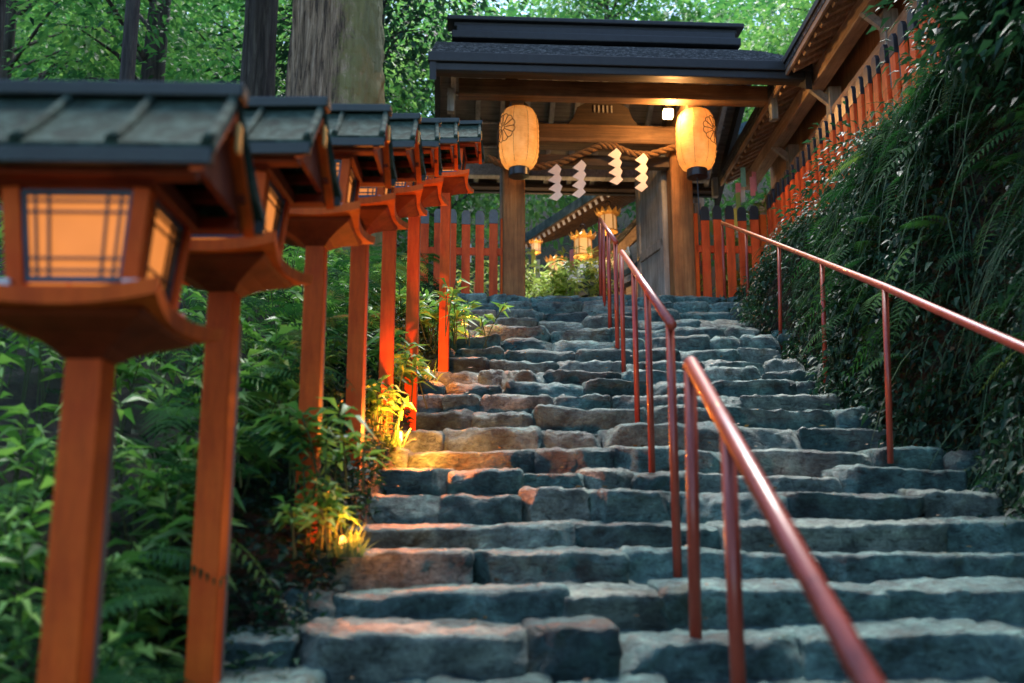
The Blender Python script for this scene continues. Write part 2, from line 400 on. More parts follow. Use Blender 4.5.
# ------------------------------------------------------------------ stairs profile
NOSE_PY = [632, 590, 552, 520, 490, 469, 446, 425.5, 408, 393, 380.5, 368, 357, 346, 336, 326, 317, 309, 301, 294.5]
NOSE = []
for n, py in enumerate(NOSE_PY):
    p = at(560, py, 3.17 + 0.4 * n); NOSE.append((p.y, p.z))
LAND = NOSE[-1][1]
below = []
y0, z0 = NOSE[0]
for k in range(1, 11):
    y0 -= 0.4; z0 -= 0.135 if k < 4 else 0.15; below.append((y0, z0))
ALL = below[::-1] + NOSE
SY = np.array([a for a, b in ALL]); SZ = np.array([b for a, b in ALL])
def stair_z(y): return np.interp(y, SY, SZ)
def smooth(a, b, x):
    t = np.clip((x - a) / (b - a), 0, 1); return t * t * (3 - 2 * t)
def ground_z(x, y):
    x = np.asarray(x, float); y = np.asarray(y, float)
    s = stair_z(y)
    z = s - 0.22
    # left bank with the bamboo grass
    lx = np.maximum(0, -0.82 - x)
    s_l = np.where(y < 11, np.interp(y, [-5, 2.1, 3.2, 3.75, 4.2, 4.9, 5.75, 6.5, 7.6, 8.7, 10.8], [-2.6, -.85, -.5, -.06, .2, .5, .82, 1.15, 1.6, 1.95, 2.64]), s)
    left = s_l + np.minimum(lx, 2.5) * 0.16 + np.maximum(0, lx - 2.5) * 0.30 * smooth(0, 3, lx - 2.5)
    z = np.where(x < -0.82, left, np.where(x < -0.62, s - 0.22 + (s_l - s + 0.22) * (-0.62 - x) / 0.2, z))
    # right bank: steep face up to a ledge with the fence
    top = np.maximum(3.05, s)
    k = smooth(2.42, 3.15, x + 0.12 * np.sin(y * 2.1) + 0.06 * np.sin(y * 5.3 + 1))
    z = np.where(x > 2.3, z + (top - z) * k, z)
    z = np.where(x > 9, z + (x - 9) * 0.5, z)
    # level court beyond the stairs, hill behind
    z = np.where((y > 10.8) & (np.abs(x) < 9), np.where(x > -0.8, np.maximum(LAND - 0.1, np.where(x > 2.3, z * (1 - smooth(11.4, 12.4, y)) + LAND * smooth(11.4, 12.4, y), 0)), z), z)
    hill = np.maximum(0, y - 25) * 0.62
    return z + np.minimum(hill, 26)

def terrain():
    xs = np.unique(np.round(np.concatenate([np.linspace(-90, -12, 14), np.linspace(-12, -3, 22), np.linspace(-3, 4.2, 100), np.linspace(4.2, 12, 20), np.linspace(12, 90, 14)]), 3))
    ys = np.unique(np.round(np.concatenate([np.linspace(-30, -1, 10), np.linspace(-1, 14, 150), np.linspace(14, 26, 20), np.linspace(26, 120, 26)]), 3))
    X, Y = np.meshgrid(xs, ys); Z = ground_z(X, Y)
    bump_ = np.array([noise.noise(Vector((a * 1.7, b * 1.7, c))) * 0.10 + noise.noise(Vector((a * 6, b * 6, c * 6))) * 0.045 for a, b, c in zip(X.ravel(), Y.ravel(), Z.ravel())]).reshape(X.shape)
    edge = np.where((X > 2.45) | (X < -1.0), 1.0, 0.15)
    Z = Z + bump_ * edge
    X = X + np.where((X > 2.42) & (X < 3.4), bump_ * 1.3, 0)
    V = np.stack([X, Y, Z], -1).reshape(-1, 3)
    nc = len(xs); i, j = np.meshgrid(np.arange(len(ys) - 1), np.arange(nc - 1), indexing='ij')
    a = (i * nc + j).ravel()
    F = np.stack([a, a + 1, a + nc + 1, a + nc], 1)
    o = np_mesh('ground', V, F, np.zeros(len(V)), M['soil'], smooth=True)
    tag(o, 'dark forest soil under the plants and stairs', 'ground', kind='structure')
terrain()
cy = MB(); cy.box((2.0, 18.6, LAND - 0.06), (14.0, 14.6, 0.10))
tag(cy.build('courtyard', M['gravel']), 'pale gravel courtyard behind the gate', 'ground', kind='structure')

# ------------------------------------------------------------------ stone stairs
def cube_template(nx, ny, nz):
    idx = {}; V = []; F = []
    def vid(i, j, k):
        if (i, j, k) not in idx:
            idx[(i, j, k)] = len(V); V.append((2 * i / nx - 1, 2 * j / ny - 1, 2 * k / nz - 1))
        return idx[(i, j, k)]
    for i in range(nx):
        for j in range(ny):
            F.append((vid(i, j, 0), vid(i, j + 1, 0), vid(i + 1, j + 1, 0), vid(i + 1, j, 0)))
            F.append((vid(i, j, nz), vid(i + 1, j, nz), vid(i + 1, j + 1, nz), vid(i, j + 1, nz)))
    for i in range(nx):
        for k in range(nz):
            F.append((vid(i, 0, k), vid(i + 1, 0, k), vid(i + 1, 0, k + 1), vid(i, 0, k + 1)))
            F.append((vid(i, ny, k), vid(i, ny, k + 1), vid(i + 1, ny, k + 1), vid(i + 1, ny, k)))
    for j in range(ny):
        for k in range(nz):
            F.append((vid(0, j, k), vid(0, j, k + 1), vid(0, j + 1, k + 1), vid(0, j + 1, k)))
            F.append((vid(nx, j, k), vid(nx, j + 1, k), vid(nx, j + 1, k + 1), vid(nx, j, k + 1)))
    return np.array(V), np.array(F)
def stone(T, c, half, seed, rad=0.035, amp=0.02, skew=(0, 0)):
    """split block: flat cleft faces at random tilts, chipped edges, fine roughness"""
    V0, F0 = T
    half = np.array(half); rad = min(rad, half.min() * .9)
    r = random.Random(seed * 17 + 3)
    V = np.sin(V0 * np.pi / 2) * half
    core = np.clip(V, -(half - rad), half - rad)
    dd = V - core; ln = np.linalg.norm(dd, axis=1, keepdims=True)
    V = np.where(ln > 1e-6, core + dd / np.maximum(ln, 1e-6) * rad, V)
    nv = unit(np.where(ln > 1e-6, dd, V / half))
    # a few cleft planes shave corners and edges off the block
    for k in range(r.choice((3, 4, 5, 6))):
        n = Vector((r.uniform(-1, 1), r.uniform(-1.2, -.2), r.uniform(-.5, .55))); 
        sx = 1 if n.x > 0 else -1
        n = np.array((n.x * .8, n.y, n.z)); n /= np.linalg.norm(n)
        ext = (np.abs(n) * half).sum(); d0 = ext * 1.0 - r.uniform(.02, .10)
        p = V @ n - d0; V = V - np.maximum(p, 0)[:, None] * n
    V[:, 2] += skew[0] * V[:, 0] + skew[1] * V[:, 1]
    V[:, 1] += r.uniform(-.10, .10) * V[:, 0] + r.uniform(-.25, .12) * V[:, 2]
    edge = (ln[:, 0] > rad * .55).astype(float)
    out = np.empty_like(V); so = seed * 13.7
    for i, (q, w, e) in enumerate(zip(V, nv, edge)):
        a = noise.noise(Vector((q[0] * 2.2 + so, q[1] * 2.5, q[2] * 3)))
        tb = noise.turbulence(Vector((q[0] * 6 + so, q[1] * 7, q[2] * 9)), 4, True, noise_basis='PERLIN_ORIGINAL') - .7
        cc = noise.noise(Vector((q[0] * 30 + so, q[1] * 30 + 9, q[2] * 34)))
        a2 = noise.noise(Vector((q[0] * 4.5 + so, 7.7, so)))
        out[i] = q + w * (a * amp * .8 - tb * amp * (.8 + .7 * e) + cc * amp * .32) + np.array([0, a2 * amp * .8, a2 * amp * .55])
    return out + np.array(c), F0
def stairs():
    root = empty('stone_stairs', (0, 0, 0)); tag(root, 'wide stairway of rough blue grey stones climbing to the gate', 'stairs', kind='structure')
    TA = cube_template(44, 14, 14); TB = cube_template(26, 9, 9); TC = cube_template(12, 6, 5)
    for n, (y, z) in enumerate(ALL):
        nn = n - len(below)
        if nn < -5: continue
        r = random.Random(100 + n)
        xl = -0.80 + r.uniform(-.10, .05) - (0.15 if nn < 3 else 0); xr = 2.36 + r.uniform(-.06, .12)
        if nn >= 17: xr += 0.5; xl -= 0.1
        zprev = ALL[n - 1][1] if n else z - .13
        rise = z - zprev
        x = xl; V = []; F = []; T = []; o = 0; k = 0
        while x < xr - 0.1:
            wmax = 1.0 if nn < 6 else .85 if nn < 9 else .66
            w = r.uniform(0.38, wmax) if r.random() < .72 else r.uniform(0.18, 0.40)
            if xr - x - w < 0.2: w = xr - x
            hz = (rise + 0.13) / 2; hy = 0.29 + r.uniform(-.03, .05)
            zt = z + r.uniform(-.026, .010); yn = y + (r.uniform(-.05, .035) if nn < 8 else r.uniform(-.08, .07))
            t = (TA if nn < 5 else TB) if nn < 13 else TC
            v, f = stone(t, (x + w / 2, yn + hy, zt - hz), (w / 2 + 0.001, hy, hz), n * 31 + k, r.uniform(.012, .024) if nn < 8 else r.uniform(.025, .055), 0.019 if nn < 8 else 0.027, (r.uniform(-.04, .04), r.uniform(.0, .07)))
            V.append(v); F.append(f + o); o += len(v)
            T.append(np.full(len(v), min(1, max(0, r.gauss(0.48, .26))) if r.random() < .93 else 0.97))
            x += w + r.uniform(-0.004, 0.008); k += 1
        ob = np_mesh('step', np.concatenate(V), np.concatenate(F), np.concatenate(T), M['stone'], root, smooth=True)
    # rubble and edging stones at the landing and along both sides
    V = []; F = []; T = []; o = 0
    r = random.Random(5)
    for k in range(70):
        yy = r.uniform(1.6, 10.9)
        if k < 34: xx = -0.90 + r.uniform(-.12, .05); yy = r.uniform(3.6, 10.9)
        else: xx = 2.48 + r.uniform(-.05, .10)
        s_ = r.uniform(.04, .085)
        v, f = stone(TC, (xx, yy, float(stair_z(yy)) + r.uniform(-.12, -.04)), (s_ * 1.3, s_ * 1.2, s_ * .8), 900 + k, .07, 0.03)
        V.append(v); F.append(f + o); o += len(v); T.append(np.full(len(v), r.uniform(.05, .6)))
    for k in range(46):
        xx = r.uniform(-1.0, 3.0); yy = r.uniform(10.95, 12.5)
        v, f = stone(TC, (xx, yy, LAND - .035 + (yy - 10.9) * .03), (r.uniform(.12, .3), r.uniform(.12, .22), .06), 990 + k, .05, 0.03)
        V.append(v); F.append(f + o); o += len(v); T.append(np.full(len(v), r.uniform(.2, .9)))
    np_mesh('edging_stones', np.concatenate(V), np.concatenate(F), np.concatenate(T), M['stone'], root, smooth=True)
stairs()

# ------------------------------------------------------------------ red lantern posts
def make_lantern():
    root = empty('post_lantern')
    H = 1.13
    MB().box((0, 0, (H - 0.6) / 2), (0.079, 0.079, H + 0.6)).build('post', M['vermilion'], root, 0.004)
    MB().box((0.012, 0.062, 0.25), (0.05, 0.032, 1.45)).build('back_stake', M['back_post'], root, 0.003)
    # tray with upturned corners over a concave hopper
    hw, hd, n = 0.182, 0.215, 12
    def tz(u, v): return 0.016 * (abs(u) ** 2.4) * (abs(v) ** 2.4) - .008 * (1 - v * v) * abs(u) ** 2
    g0 = []; g1 = []
    for i in range(n + 1):
        r0 = []; r1 = []
        for j in range(n + 1):
            u, v = 2 * j / n - 1, 2 * i / n - 1
            x = u * (hw + .03 * abs(u * v) ** 2); y = v * (hd + .03 * abs(u * v) ** 2)
            r0.append(Vector((x, y, H + 0.032 + tz(u, v)))); r1.append(Vector((x * .985, y * .985, H + tz(u, v))))
        g0.append(r0); g1.append(r1)
    tray = MB().sheet(g0, g1).build('tray', M['vermilion'], root, 0, False)
    hp = MB(); prof = [(0.041, -0.078), (0.062, -0.058), (0.10, -0.036), (0.152, -0.014), (0.166, 0.0)]
    vs = []
    for r_, z in prof:
        ry = r_ * 1.12 if r_ > .06 else r_
        vs += [(-r_, -ry, H + z), (r_, -ry, H + z), (r_, ry, H + z), (-r_, ry, H + z)]
    fs = [(i * 4 + k, i * 4 + (k + 1) % 4, (i + 1) * 4 + (k + 1) % 4, (i + 1) * 4 + k) for i in range(len(prof) - 1) for k in range(4)]
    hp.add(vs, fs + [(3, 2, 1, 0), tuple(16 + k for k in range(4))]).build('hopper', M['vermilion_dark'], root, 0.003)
    # lantern box, a little wider at the top
    zb, zt, wb, wt = H + 0.046, H + 0.262, 0.114, 0.134
    sill = MB().box((0, 0, H + 0.043), (0.30, 0.30, 0.022)).build('sill', M['vermilion'], root, 0.004)
    cl = []
    for sx in (-1, 1):
        for sy in (-1, 1):
            MB().beam((sx * wb, sy * wb, zb), (sx * wt, sy * wt, zt), 0.036, 0.036, (0, 1, 0)).build('corner_post', M['vermilion'], root, 0.003)
        MB().box((sx * 0.128, -0.152, H + 0.046), (0.034, 0.02, 0.036)).build('metal_cleat', M['metal'], root, 0.002)
        MB().box((sx * 0.128, 0.152, H + 0.046), (0.034, 0.02, 0.036)).build('metal_cleat', M['metal'], root, 0.002)
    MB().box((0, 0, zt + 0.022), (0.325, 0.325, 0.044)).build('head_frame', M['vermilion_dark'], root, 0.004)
    for a in range(4):
        m4 = Matrix.Rotation(a * math.pi / 2, 4, 'Z')
        lean = math.atan2(wt - wb, zt - zb)
        h0, h1 = zb + 0.02, zt - 0.004
        def pt(x, z, off): # on the leaning window plane
            f = (z - zb) / (zt - zb); w = wb + (wt - wb) * f
            return m4 @ Vector((x * (w - .016) , -(w + off), z))
        pane = MB(); pane.add([pt(-1, h0, -.004), pt(1, h0, -.004), pt(1, h1, -.004), pt(-1, h1, -.004), pt(-1, h0, -.010), pt(1, h0, -.010), pt(1, h1, -.010), pt(-1, h1, -.010)],
                 [(0, 1, 2, 3), (7, 6, 5, 4), (0, 4, 5, 1), (1, 5, 6, 2), (2, 6, 7, 3), (3, 7, 4, 0)])
        po = pane.build('window', M['window'], root)
        fr = MB()
        nrm = m4 @ Vector((0, -1, 0))
        for x in (-0.955, 0.955): fr.beam(pt(x, h0, .003), pt(x, h1, .003), 0.012, 0.010, nrm)
        for z in (h0 + .006, h1 - .006): fr.beam(pt(-.9, z, .0045), pt(.9, z, .0045), 0.012, 0.010, nrm)
        fr.build('window_frame', M['blue_frame'], po)
        la = MB()
        for x in (-0.76, -0.52, 0.52, 0.76): la.beam(pt(x, h0 + .01, .001), pt(x, h1 - .01, .001), 0.0055, 0.006, nrm)
        for z in (.13, .26, .76, .88): la.beam(pt(-.92, h0 + (h1 - h0) * z, .0035), pt(.92, h0 + (h1 - h0) * z, .0035), 0.0055, 0.005, nrm)
        la.build('lattice', M['black'], po)
    # gabled copper roof, ridge along x
    hl, hy, ze, zr = 0.282, 0.235, H + 0.312, H + 0.515
    def rz(v): # v 0 ridge .. 1 eave
        return zr + (ze - zr) * (v + 0.16 * v * (1 - v) * -1 + 0.32 * v * (1 - v))
    for sy in (-1, 1):
        vv = [k / 8 for k in range(9)]
        g0 = [[Vector((u * (hl + .02 * v * v), sy * hy * v, rz(v) + .012)) for u in (-1, -.5, 0, .5, 1)] for v in vv]
        g1 = [[Vector((u * (hl + .02 * v * v), sy * hy * v, rz(v) - .012)) for u in (-1, -.5, 0, .5, 1)] for v in vv]
        rf = MB().sheet(g0, g1).build('roof_slope', M['copper'], root)
        for x in (-.272, -.09, .09, .272):
            bt = MB().tube([(x * (1 + .05 * v), sy * hy * v, rz(v) + .016) for v in vv], 0.013, 8)
            bt.build('roof_batten', M['copper'], rf, 0, True)
        MB().box((0, sy * (hy - .004), ze - .016), (2 * hl + .03, .022, .034)).build('eave_trim', M['copper_dark'], root, 0.003)
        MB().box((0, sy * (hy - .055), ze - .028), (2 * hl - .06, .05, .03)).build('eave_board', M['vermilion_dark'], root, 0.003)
        for sx in (-1, 1):
            g0 = []; g1 = []
            for v in vv:
                dz = .016 + .008 * v
                g0.append([Vector((sx * (hl - .004), sy * (hy - .006) * v, rz(v) - .013)), Vector((sx * (hl - .004), sy * (hy - .006) * v, rz(v) - .013 - dz - .006))])
                g1.append([Vector((sx * (hl - .03), sy * (hy - .006) * v, rz(v) - .013)), Vector((sx * (hl - .03), sy * (hy - .006) * v, rz(v) - .013 - dz - .006))])
            MB().sheet(g0, g1).build('bargeboard', M['vermilion'], root)
    MB().box((0, 0, zr + .022), (2 * hl + .03, .06, .036)).build('ridge_cap', M['copper_dark'], root, 0.006)
    for y, z in ((0, zr - .06), (-.15, H + .345), (.15, H + .345)):
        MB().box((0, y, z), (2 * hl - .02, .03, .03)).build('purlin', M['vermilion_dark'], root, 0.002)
    for sx in (-1, 1):
        gb = MB()
        gb.prism([(-.20, H + .30), (.20, H + .30), (.20, H + .315), (0.0, zr - .04), (-.20, H + .315)], 0.016, Matrix.Translation((sx * .245, 0, 0)) @ Matrix.Rotation(math.pi / 2, 4, 'Z'))
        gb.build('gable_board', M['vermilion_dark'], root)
    for sx in (-1, 1): MB().box((sx * (hl + .004), 0, zr - .085), (.012, .028, .07)).build('gable_pendant', M['gold'], root, 0.004)
    return root
LN = [(92, 303), (222, 250), (312, 214), (355, 204), (386, 193), (412, 185), (444, 176)]
LL = ['largest red lantern post, blurred at the left edge, its whole lit window showing',
      'second nearest red lantern post, blurred, its roof just behind the largest lantern',
      'red lantern post third from the front, before the wide cedar trunk',
      'red lantern post fourth from the front, its foot hidden in a leafy bush',
      'red lantern post fifth from the front, a glowing ground lamp beside its foot',
      'red lantern post sixth from the front, second last before the gate',
      'farthest red lantern post, last of the row before the left picket fence']
proto = make_lantern()
LD = [2.1, 2.95, 4.0, 4.85, 5.75, 6.45, 7.8]
for i, ((px, py), d) in enumerate(zip(LN, LD)):
    o = proto if i == 0 else copy_tree(proto)
    x = at(px + (4, 0, 1, 2, 1, 0, 0)[i], 341 if i else 302, d).x; z = at(px, py, d - .215).z
    o.location = (x, d, z - 1.13)
    o.rotation_euler = (0, 0, R([1.5, -1, 1, -1.5, 2, 0, -2][i]))
    tag(o, LL[i], 'lantern', 'red lantern posts lining the stairs')

# ------------------------------------------------------------------ handrails
def rail(name, pts, posts, label, r=0.021, rp=0.017, ext=None):
    root = empty(name, posts[0][0]); inv = Vector(posts[0][0])
    path = [Vector(p) - inv for p in pts]
    MB().tube(path, r, 14).build('rail_bar', M['rail'], root, 0, True)
    for a, b in posts:
        a, b = Vector(a) - inv, Vector(b) - inv
        MB().tube([a - Vector((0, 0, .12)), b], rp, 12).build('post', M['rail'], root, 0, True)
    tag(root, label, 'handrail', 'painted steel handrails on the stairs')
def P3(px, py, d): return at(px, py, d)
# lower middle rail
tA, tB = P3(690, 365, 3.27), P3(872, 690, 1.62)
dirv = (tB - tA); end = tA + dirv * 1.35
lo = P3(695, 632, 3.27)
q2t = tA + dirv * 0.36; q2 = Vector((q2t.x + .0, q2t.y, float(stair_z(q2t.y))))
q3t = tA + dirv * 1.2; q3 = Vector((q3t.x, q3t.y, float(stair_z(q3t.y))))
rail('handrail', [tA + Vector((0, 0, -.01)), tA + dirv * .012 + Vector((0, 0, .012)), end], [(lo, tA), (q2, q2t), (q3, q3t)], 'nearest middle handrail, thick and blurred, running down out of the bottom edge', 0.024, 0.0205)
def section(name, a, b, bases, label, r=0.021, rp=0.016):
    posts = []
    for bx in bases:
        t = (bx.y - a.y) / (b.y - a.y); tp = a + (b - a) * t
        tp = a + (b - a) * ((bx.y + .09 - a.y) / (b.y - a.y)) if bx.y + .09 < max(a.y, b.y) else tp + Vector((0, .06, 0))
        posts.append((Vector((tp.x, tp.y, bx.z)), tp))
    rail(name, [a, b], posts, label, r, rp)
section('handrail', P3(672, 325, 3.97), P3(622, 252, 7.9), [P3(673, 552, 3.97), P3(649, 465, 5.17), P3(634, 409, 6.3), P3(625, 365, 7.9)], 'middle handrail section with four posts, halfway up the stairs', 0.021, 0.018)
section('handrail', P3(616, 242, 8.4), P3(600, 219, 11), [P3(618, 346, 8.4), P3(612, 321, 9.4), P3(607, 303, 10.3), P3(602, 296, 11)], 'short farthest middle handrail section at the top of the stairs before the gate', 0.021, 0.019)
ra, rb = P3(720, 222, 11), P3(887, 288, 5.37)
rd = P3(1024, 348, 3.75)
posts = []
for bx, by, tx, ty, d in ((725, 297, 722, 223, 10.9), (748, 309, 746, 232, 10.2), (780, 337, 779, 245, 8.9), (825, 376, 822, 262, 7.2), (889, 441, 885, 287, 5.37)):
    posts.append((P3(bx, by, d), P3(tx, ty, d)))
e2 = rd + (rd - P3(887, 288, 5.37)) * 0.9
b_ = Vector((e2.x, e2.y, float(stair_z(e2.y)))); posts.append((b_, e2))
rail('handrail', [posts[0][1]] + [q[1] for q in posts[1:5]] + [rd, e2], posts, 'long right handrail with thin posts beside the fern covered bank', 0.021, 0.017)

# ------------------------------------------------------------------ gate
GO = Vector((1.24, 13.7, LAND)); GR = R(3.3)
gate = empty('shrine_gate', GO, GR)
tag(gate, 'roofed wooden shrine gate with dark shingled roof at the top of the stairs', 'gate')
def gw(x, y, z):
    c, s = math.cos(GR), math.sin(GR); return Vector((GO.x + c * x - s * y, GO.y + s * x + c * y, GO.z + z))
HALF, ROOFD, ZE, ZR = 2.36, 2.2, 3.04, 4.34
def gz(v): return ZR + (ZE - ZR) * (v - 0.06 * v * (1 - v))
for sx in (-1, 1):
    MB().box((sx * 1.16 - .09, -.5, 1.36), (.30, .30, 2.82)).build('pillar', M['gate_post'], gate, 0.02)
    MB().box((sx * 1.16 - .09, -.5, .03), (.42, .42, .14)).build('pillar_base', M['stone'], gate, 0.03)
    MB().box((sx * 1.18 - .09, 1.25, 1.45), (.18, .18, 3.0)).build('rear_post', M['grey_post'], gate, 0.01)
    MB().box((sx * 1.16 - .09, -.03, 3.02), (.16, 2.8, .2)).build('bearer', M['gate_wood'], gate, 0.01)
    MB().box((sx * 1.16 - .09, 0, 3.6), (.18, .18, 1.0)).build('king_post', M['dark_wood'], gate, 0.01)
MB().box((0, -.5, 2.86), (2.95, .33, .27)).build('lintel', M['gate_wood'], gate, 0.02)
MB().box((0, -.5, 2.50), (2.0, .14, .16)).build('tie_beam', M['dark_wood'], gate, 0.01)
MB().box((0, -1.5, 3.07), (4.05, .2, .22)).build('front_purlin', M['gate_wood'], gate, 0.015)
MB().box((0, 1.5, 3.10), (4.05, .18, .20)).build('rear_purlin', M['grey_wood'], gate, 0.015)
MB().box((0, 0, 4.12), (4.2, .22, .22)).build('ridge_purlin', M['dark_wood'], gate, 0.015)
# open door leaf
dm = Matrix.Translation((.91, -.33, 1.42)) @ Matrix.Rotation(R(11), 4, 'Z')
door = MB().box((0, .5, 0), (.07, 1.0, 2.72), dm).build('door', M['grey_post'], gate, 0.01)
st = MB()
for z in (-1.3, 0, 1.3): st.box((-.045, .5, z), (.03, .96, .13), dm)
st.box((-.045, .06, 0), (.03, .12, 2.7), dm); st.box((-.045, .94, 0), (.03, .12, 2.7), dm)
st.build('door_frame', M['grey_post'], door, 0.006)
for z in (-.25, .0): MB().box((-.064, .93, z), (.01, .07, .06), dm).build('door_latch', M['black'], door)
# frog-leg strut with a small lattice
fs_ = MB(); poly = [(-.62, 3.0), (-.50, 3.03), (-.42, 3.12), (-.36, 3.28), (-.22, 3.36), (.22, 3.36), (.36, 3.28), (.42, 3.12), (.50, 3.03), (.62, 3.0)]
fs_.prism(poly, .14, Matrix.Translation((0, -.52, 0)))
fl = fs_.build('carved_strut', M['dark_wood'], gate, 0.01)
lt = MB()
for k in range(5): lt.box((-.12 + k * .06, -.6, 3.25), (.02, .03, .10))
lt.build('strut_lattice', M['grey_wood'], fl)
# roof: underside boards, rafters, thick eaves, shingles
for sy in (-1, 1):
    vv = [k / 10 for k in range(11)]
    def grid(off, h=HALF, us=9): return [[Vector((h * (2 * j / (us - 1) - 1), sy * ROOFD * v, gz(v) + off)) for j in range(us)] for v in vv]
    MB().sheet(grid(.10), grid(.06)).build('roof_boards', M['soffit'], gate)
    sh = MB()
    for k in range(22):
        v0, v1 = k / 22, (k + 1) / 22 + .012
        g0 = [[Vector((HALF * (2 * j / 24 - 1), sy * ROOFD * v, gz(v) + (.19 if e else .165) + random.uniform(-.004, .004))) for j in range(25)] for v, e in ((v0, 0), (v1, 1))]
        g1 = [[Vector((q.x, q.y, gz(abs(q.y) / ROOFD) + .105)) for q in row] for row in g0]
        sh.sheet(g0, g1)
    sh.build('roof', M['bark_roof'], gate)
    et = MB().box((0, sy * (ROOFD + .0), ZE + .105), (2 * HALF + .08, .10, .13)); et.box((0, sy * (ROOFD - .03), ZE - .012), (2 * HALF + .02, .09, .10))
    et.build('eave_trim', M['black_trim'], gate, 0.012)
    MB().box((0, sy * (ROOFD - .16), ZE + .0), (2 * HALF - .1, .16, .06)).build('eave_board', M['dark_wood'], gate, 0.008)
    for k in range(12):
        x = -2.1 + 4.2 * k / 11
        pts = [(x, sy * (ROOFD - .1) * v, gz(v) + .015) for v in (0.02, .25, .5, .75, 1)]
        b = MB()
        for p, q in zip(pts[:-1], pts[1:]): b.beam(p, q, .075, .085)
        b.build('rafter', M['grey_wood'] if sy > 0 else M['gate_wood'], gate)
    if sy > 0:
        for v in (.3, .5, .68, .84): MB().box((0, ROOFD * v, gz(v) + .045), (4.4, .045, .03)).build('board_batten', M['grey_wood'], gate)
    for sx in (-1, 1):
        g0 = [[Vector((sx * (HALF + .02), sy * (ROOFD + .03) * v, gz(v) + .09)), Vector((sx * (HALF + .02), sy * (ROOFD + .03) * v, gz(v) - .20))] for v in vv]
        g1 = [[Vector((sx * (HALF - .06), q.y, q.z)) for q in row] for row in g0]
        MB().sheet(g0, g1).build('bargeboard', M['black_trim'], gate)
        MB().box((sx * 2.12, sy * 1.5, 2.9), (.09, .12, .32)).build('corner_strut', M['grey_post'], gate, 0.006)
rc = MB()
for w, z, h, l in ((.46, 4.54, .12, 2.13), (.36, 4.655, .10, 2.06), (.27, 4.745, .08, 2.10), (.40, 4.82, .07, 2.2)):
    rc.box((0, 0, z), (2 * l, w, h))
rc.build('ridge_cap', M['black_trim'], gate, 0.015)

# rope and paper streamers
rp = MB()
ctrl = [(488, 158), (505, 166), (540, 167), (560, 163), (580, 154), (600, 146), (615, 147), (632, 154), (650, 155), (672, 148), (690, 146)]
rpts = []
for px, py in ctrl:
    p = at(px, py, 12.95); d = 12.95 + (p.x - 1.15) * math.tan(GR); rpts.append(at(px, py, d))
fine = []
for a, b in zip(rpts[:-1], rpts[1:]):
    for k in range(14): fine.append(a.lerp(b, k / 14))
fine.append(rpts[-1])
for s in range(3):
    pp = []
    for i, p in enumerate(fine):
        a = i * 0.42 + s * 2 * math.pi / 3
        pp.append(p + Vector((0, math.cos(a), math.sin(a))) * 0.027)
    rp.tube(pp, 0.027, 8)
tag(rp.build('straw_rope', M['rope'], None, 0, True), 'thick twisted straw rope draped across the gate lintel', 'rope')
def streamer(px, py0, py1, lean, label):
    top = at(px, py0, 12.82); bot = at(px, py1, 12.82); h = top.z - bot.z; w = 0.115
    root = MB()
    n = 4; L = []; Rr = []
    for k in range(n):
        z0, z1 = -h * k / n, -h * (k + 1) / n
        sx = 0.035 if k % 2 else -0.035
        x = lean * k / n * .2
        L += [(x - w * .5 + .05, z0), (x - w * .5 - .045, (z0 * .38 + z1 * .62))]
        Rr += [(x + w * .5 - .05 + .045, z0 - .0), (x + w * .5 + .03, (z0 * .62 + z1 * .38))]
    L.append((lean * .2 + .0, -h)); poly = L + Rr[::-1]
    poly = [(0.02, 0.03)] + poly
    root.prism(poly, .004, Matrix.Rotation(GR + random.uniform(-.25, .25), 4, 'Z'))
    o = root.build('paper_streamer', M['shide']); o.location = top
    tag(o, label, 'streamer', 'zigzag paper streamers on the gate rope')
streamer(555, 166, 201, .1, 'leftmost zigzag paper streamer hanging from the rope, right of the left paper lantern')
streamer(580, 162, 198, -.1, 'second zigzag paper streamer from the left, ending in a wide square flap')
streamer(615, 150, 185, .1, 'zigzag paper streamer hanging highest, below the middle of the rope')
streamer(642, 155, 192, -.1, 'rightmost zigzag paper streamer hanging beside the grey door')

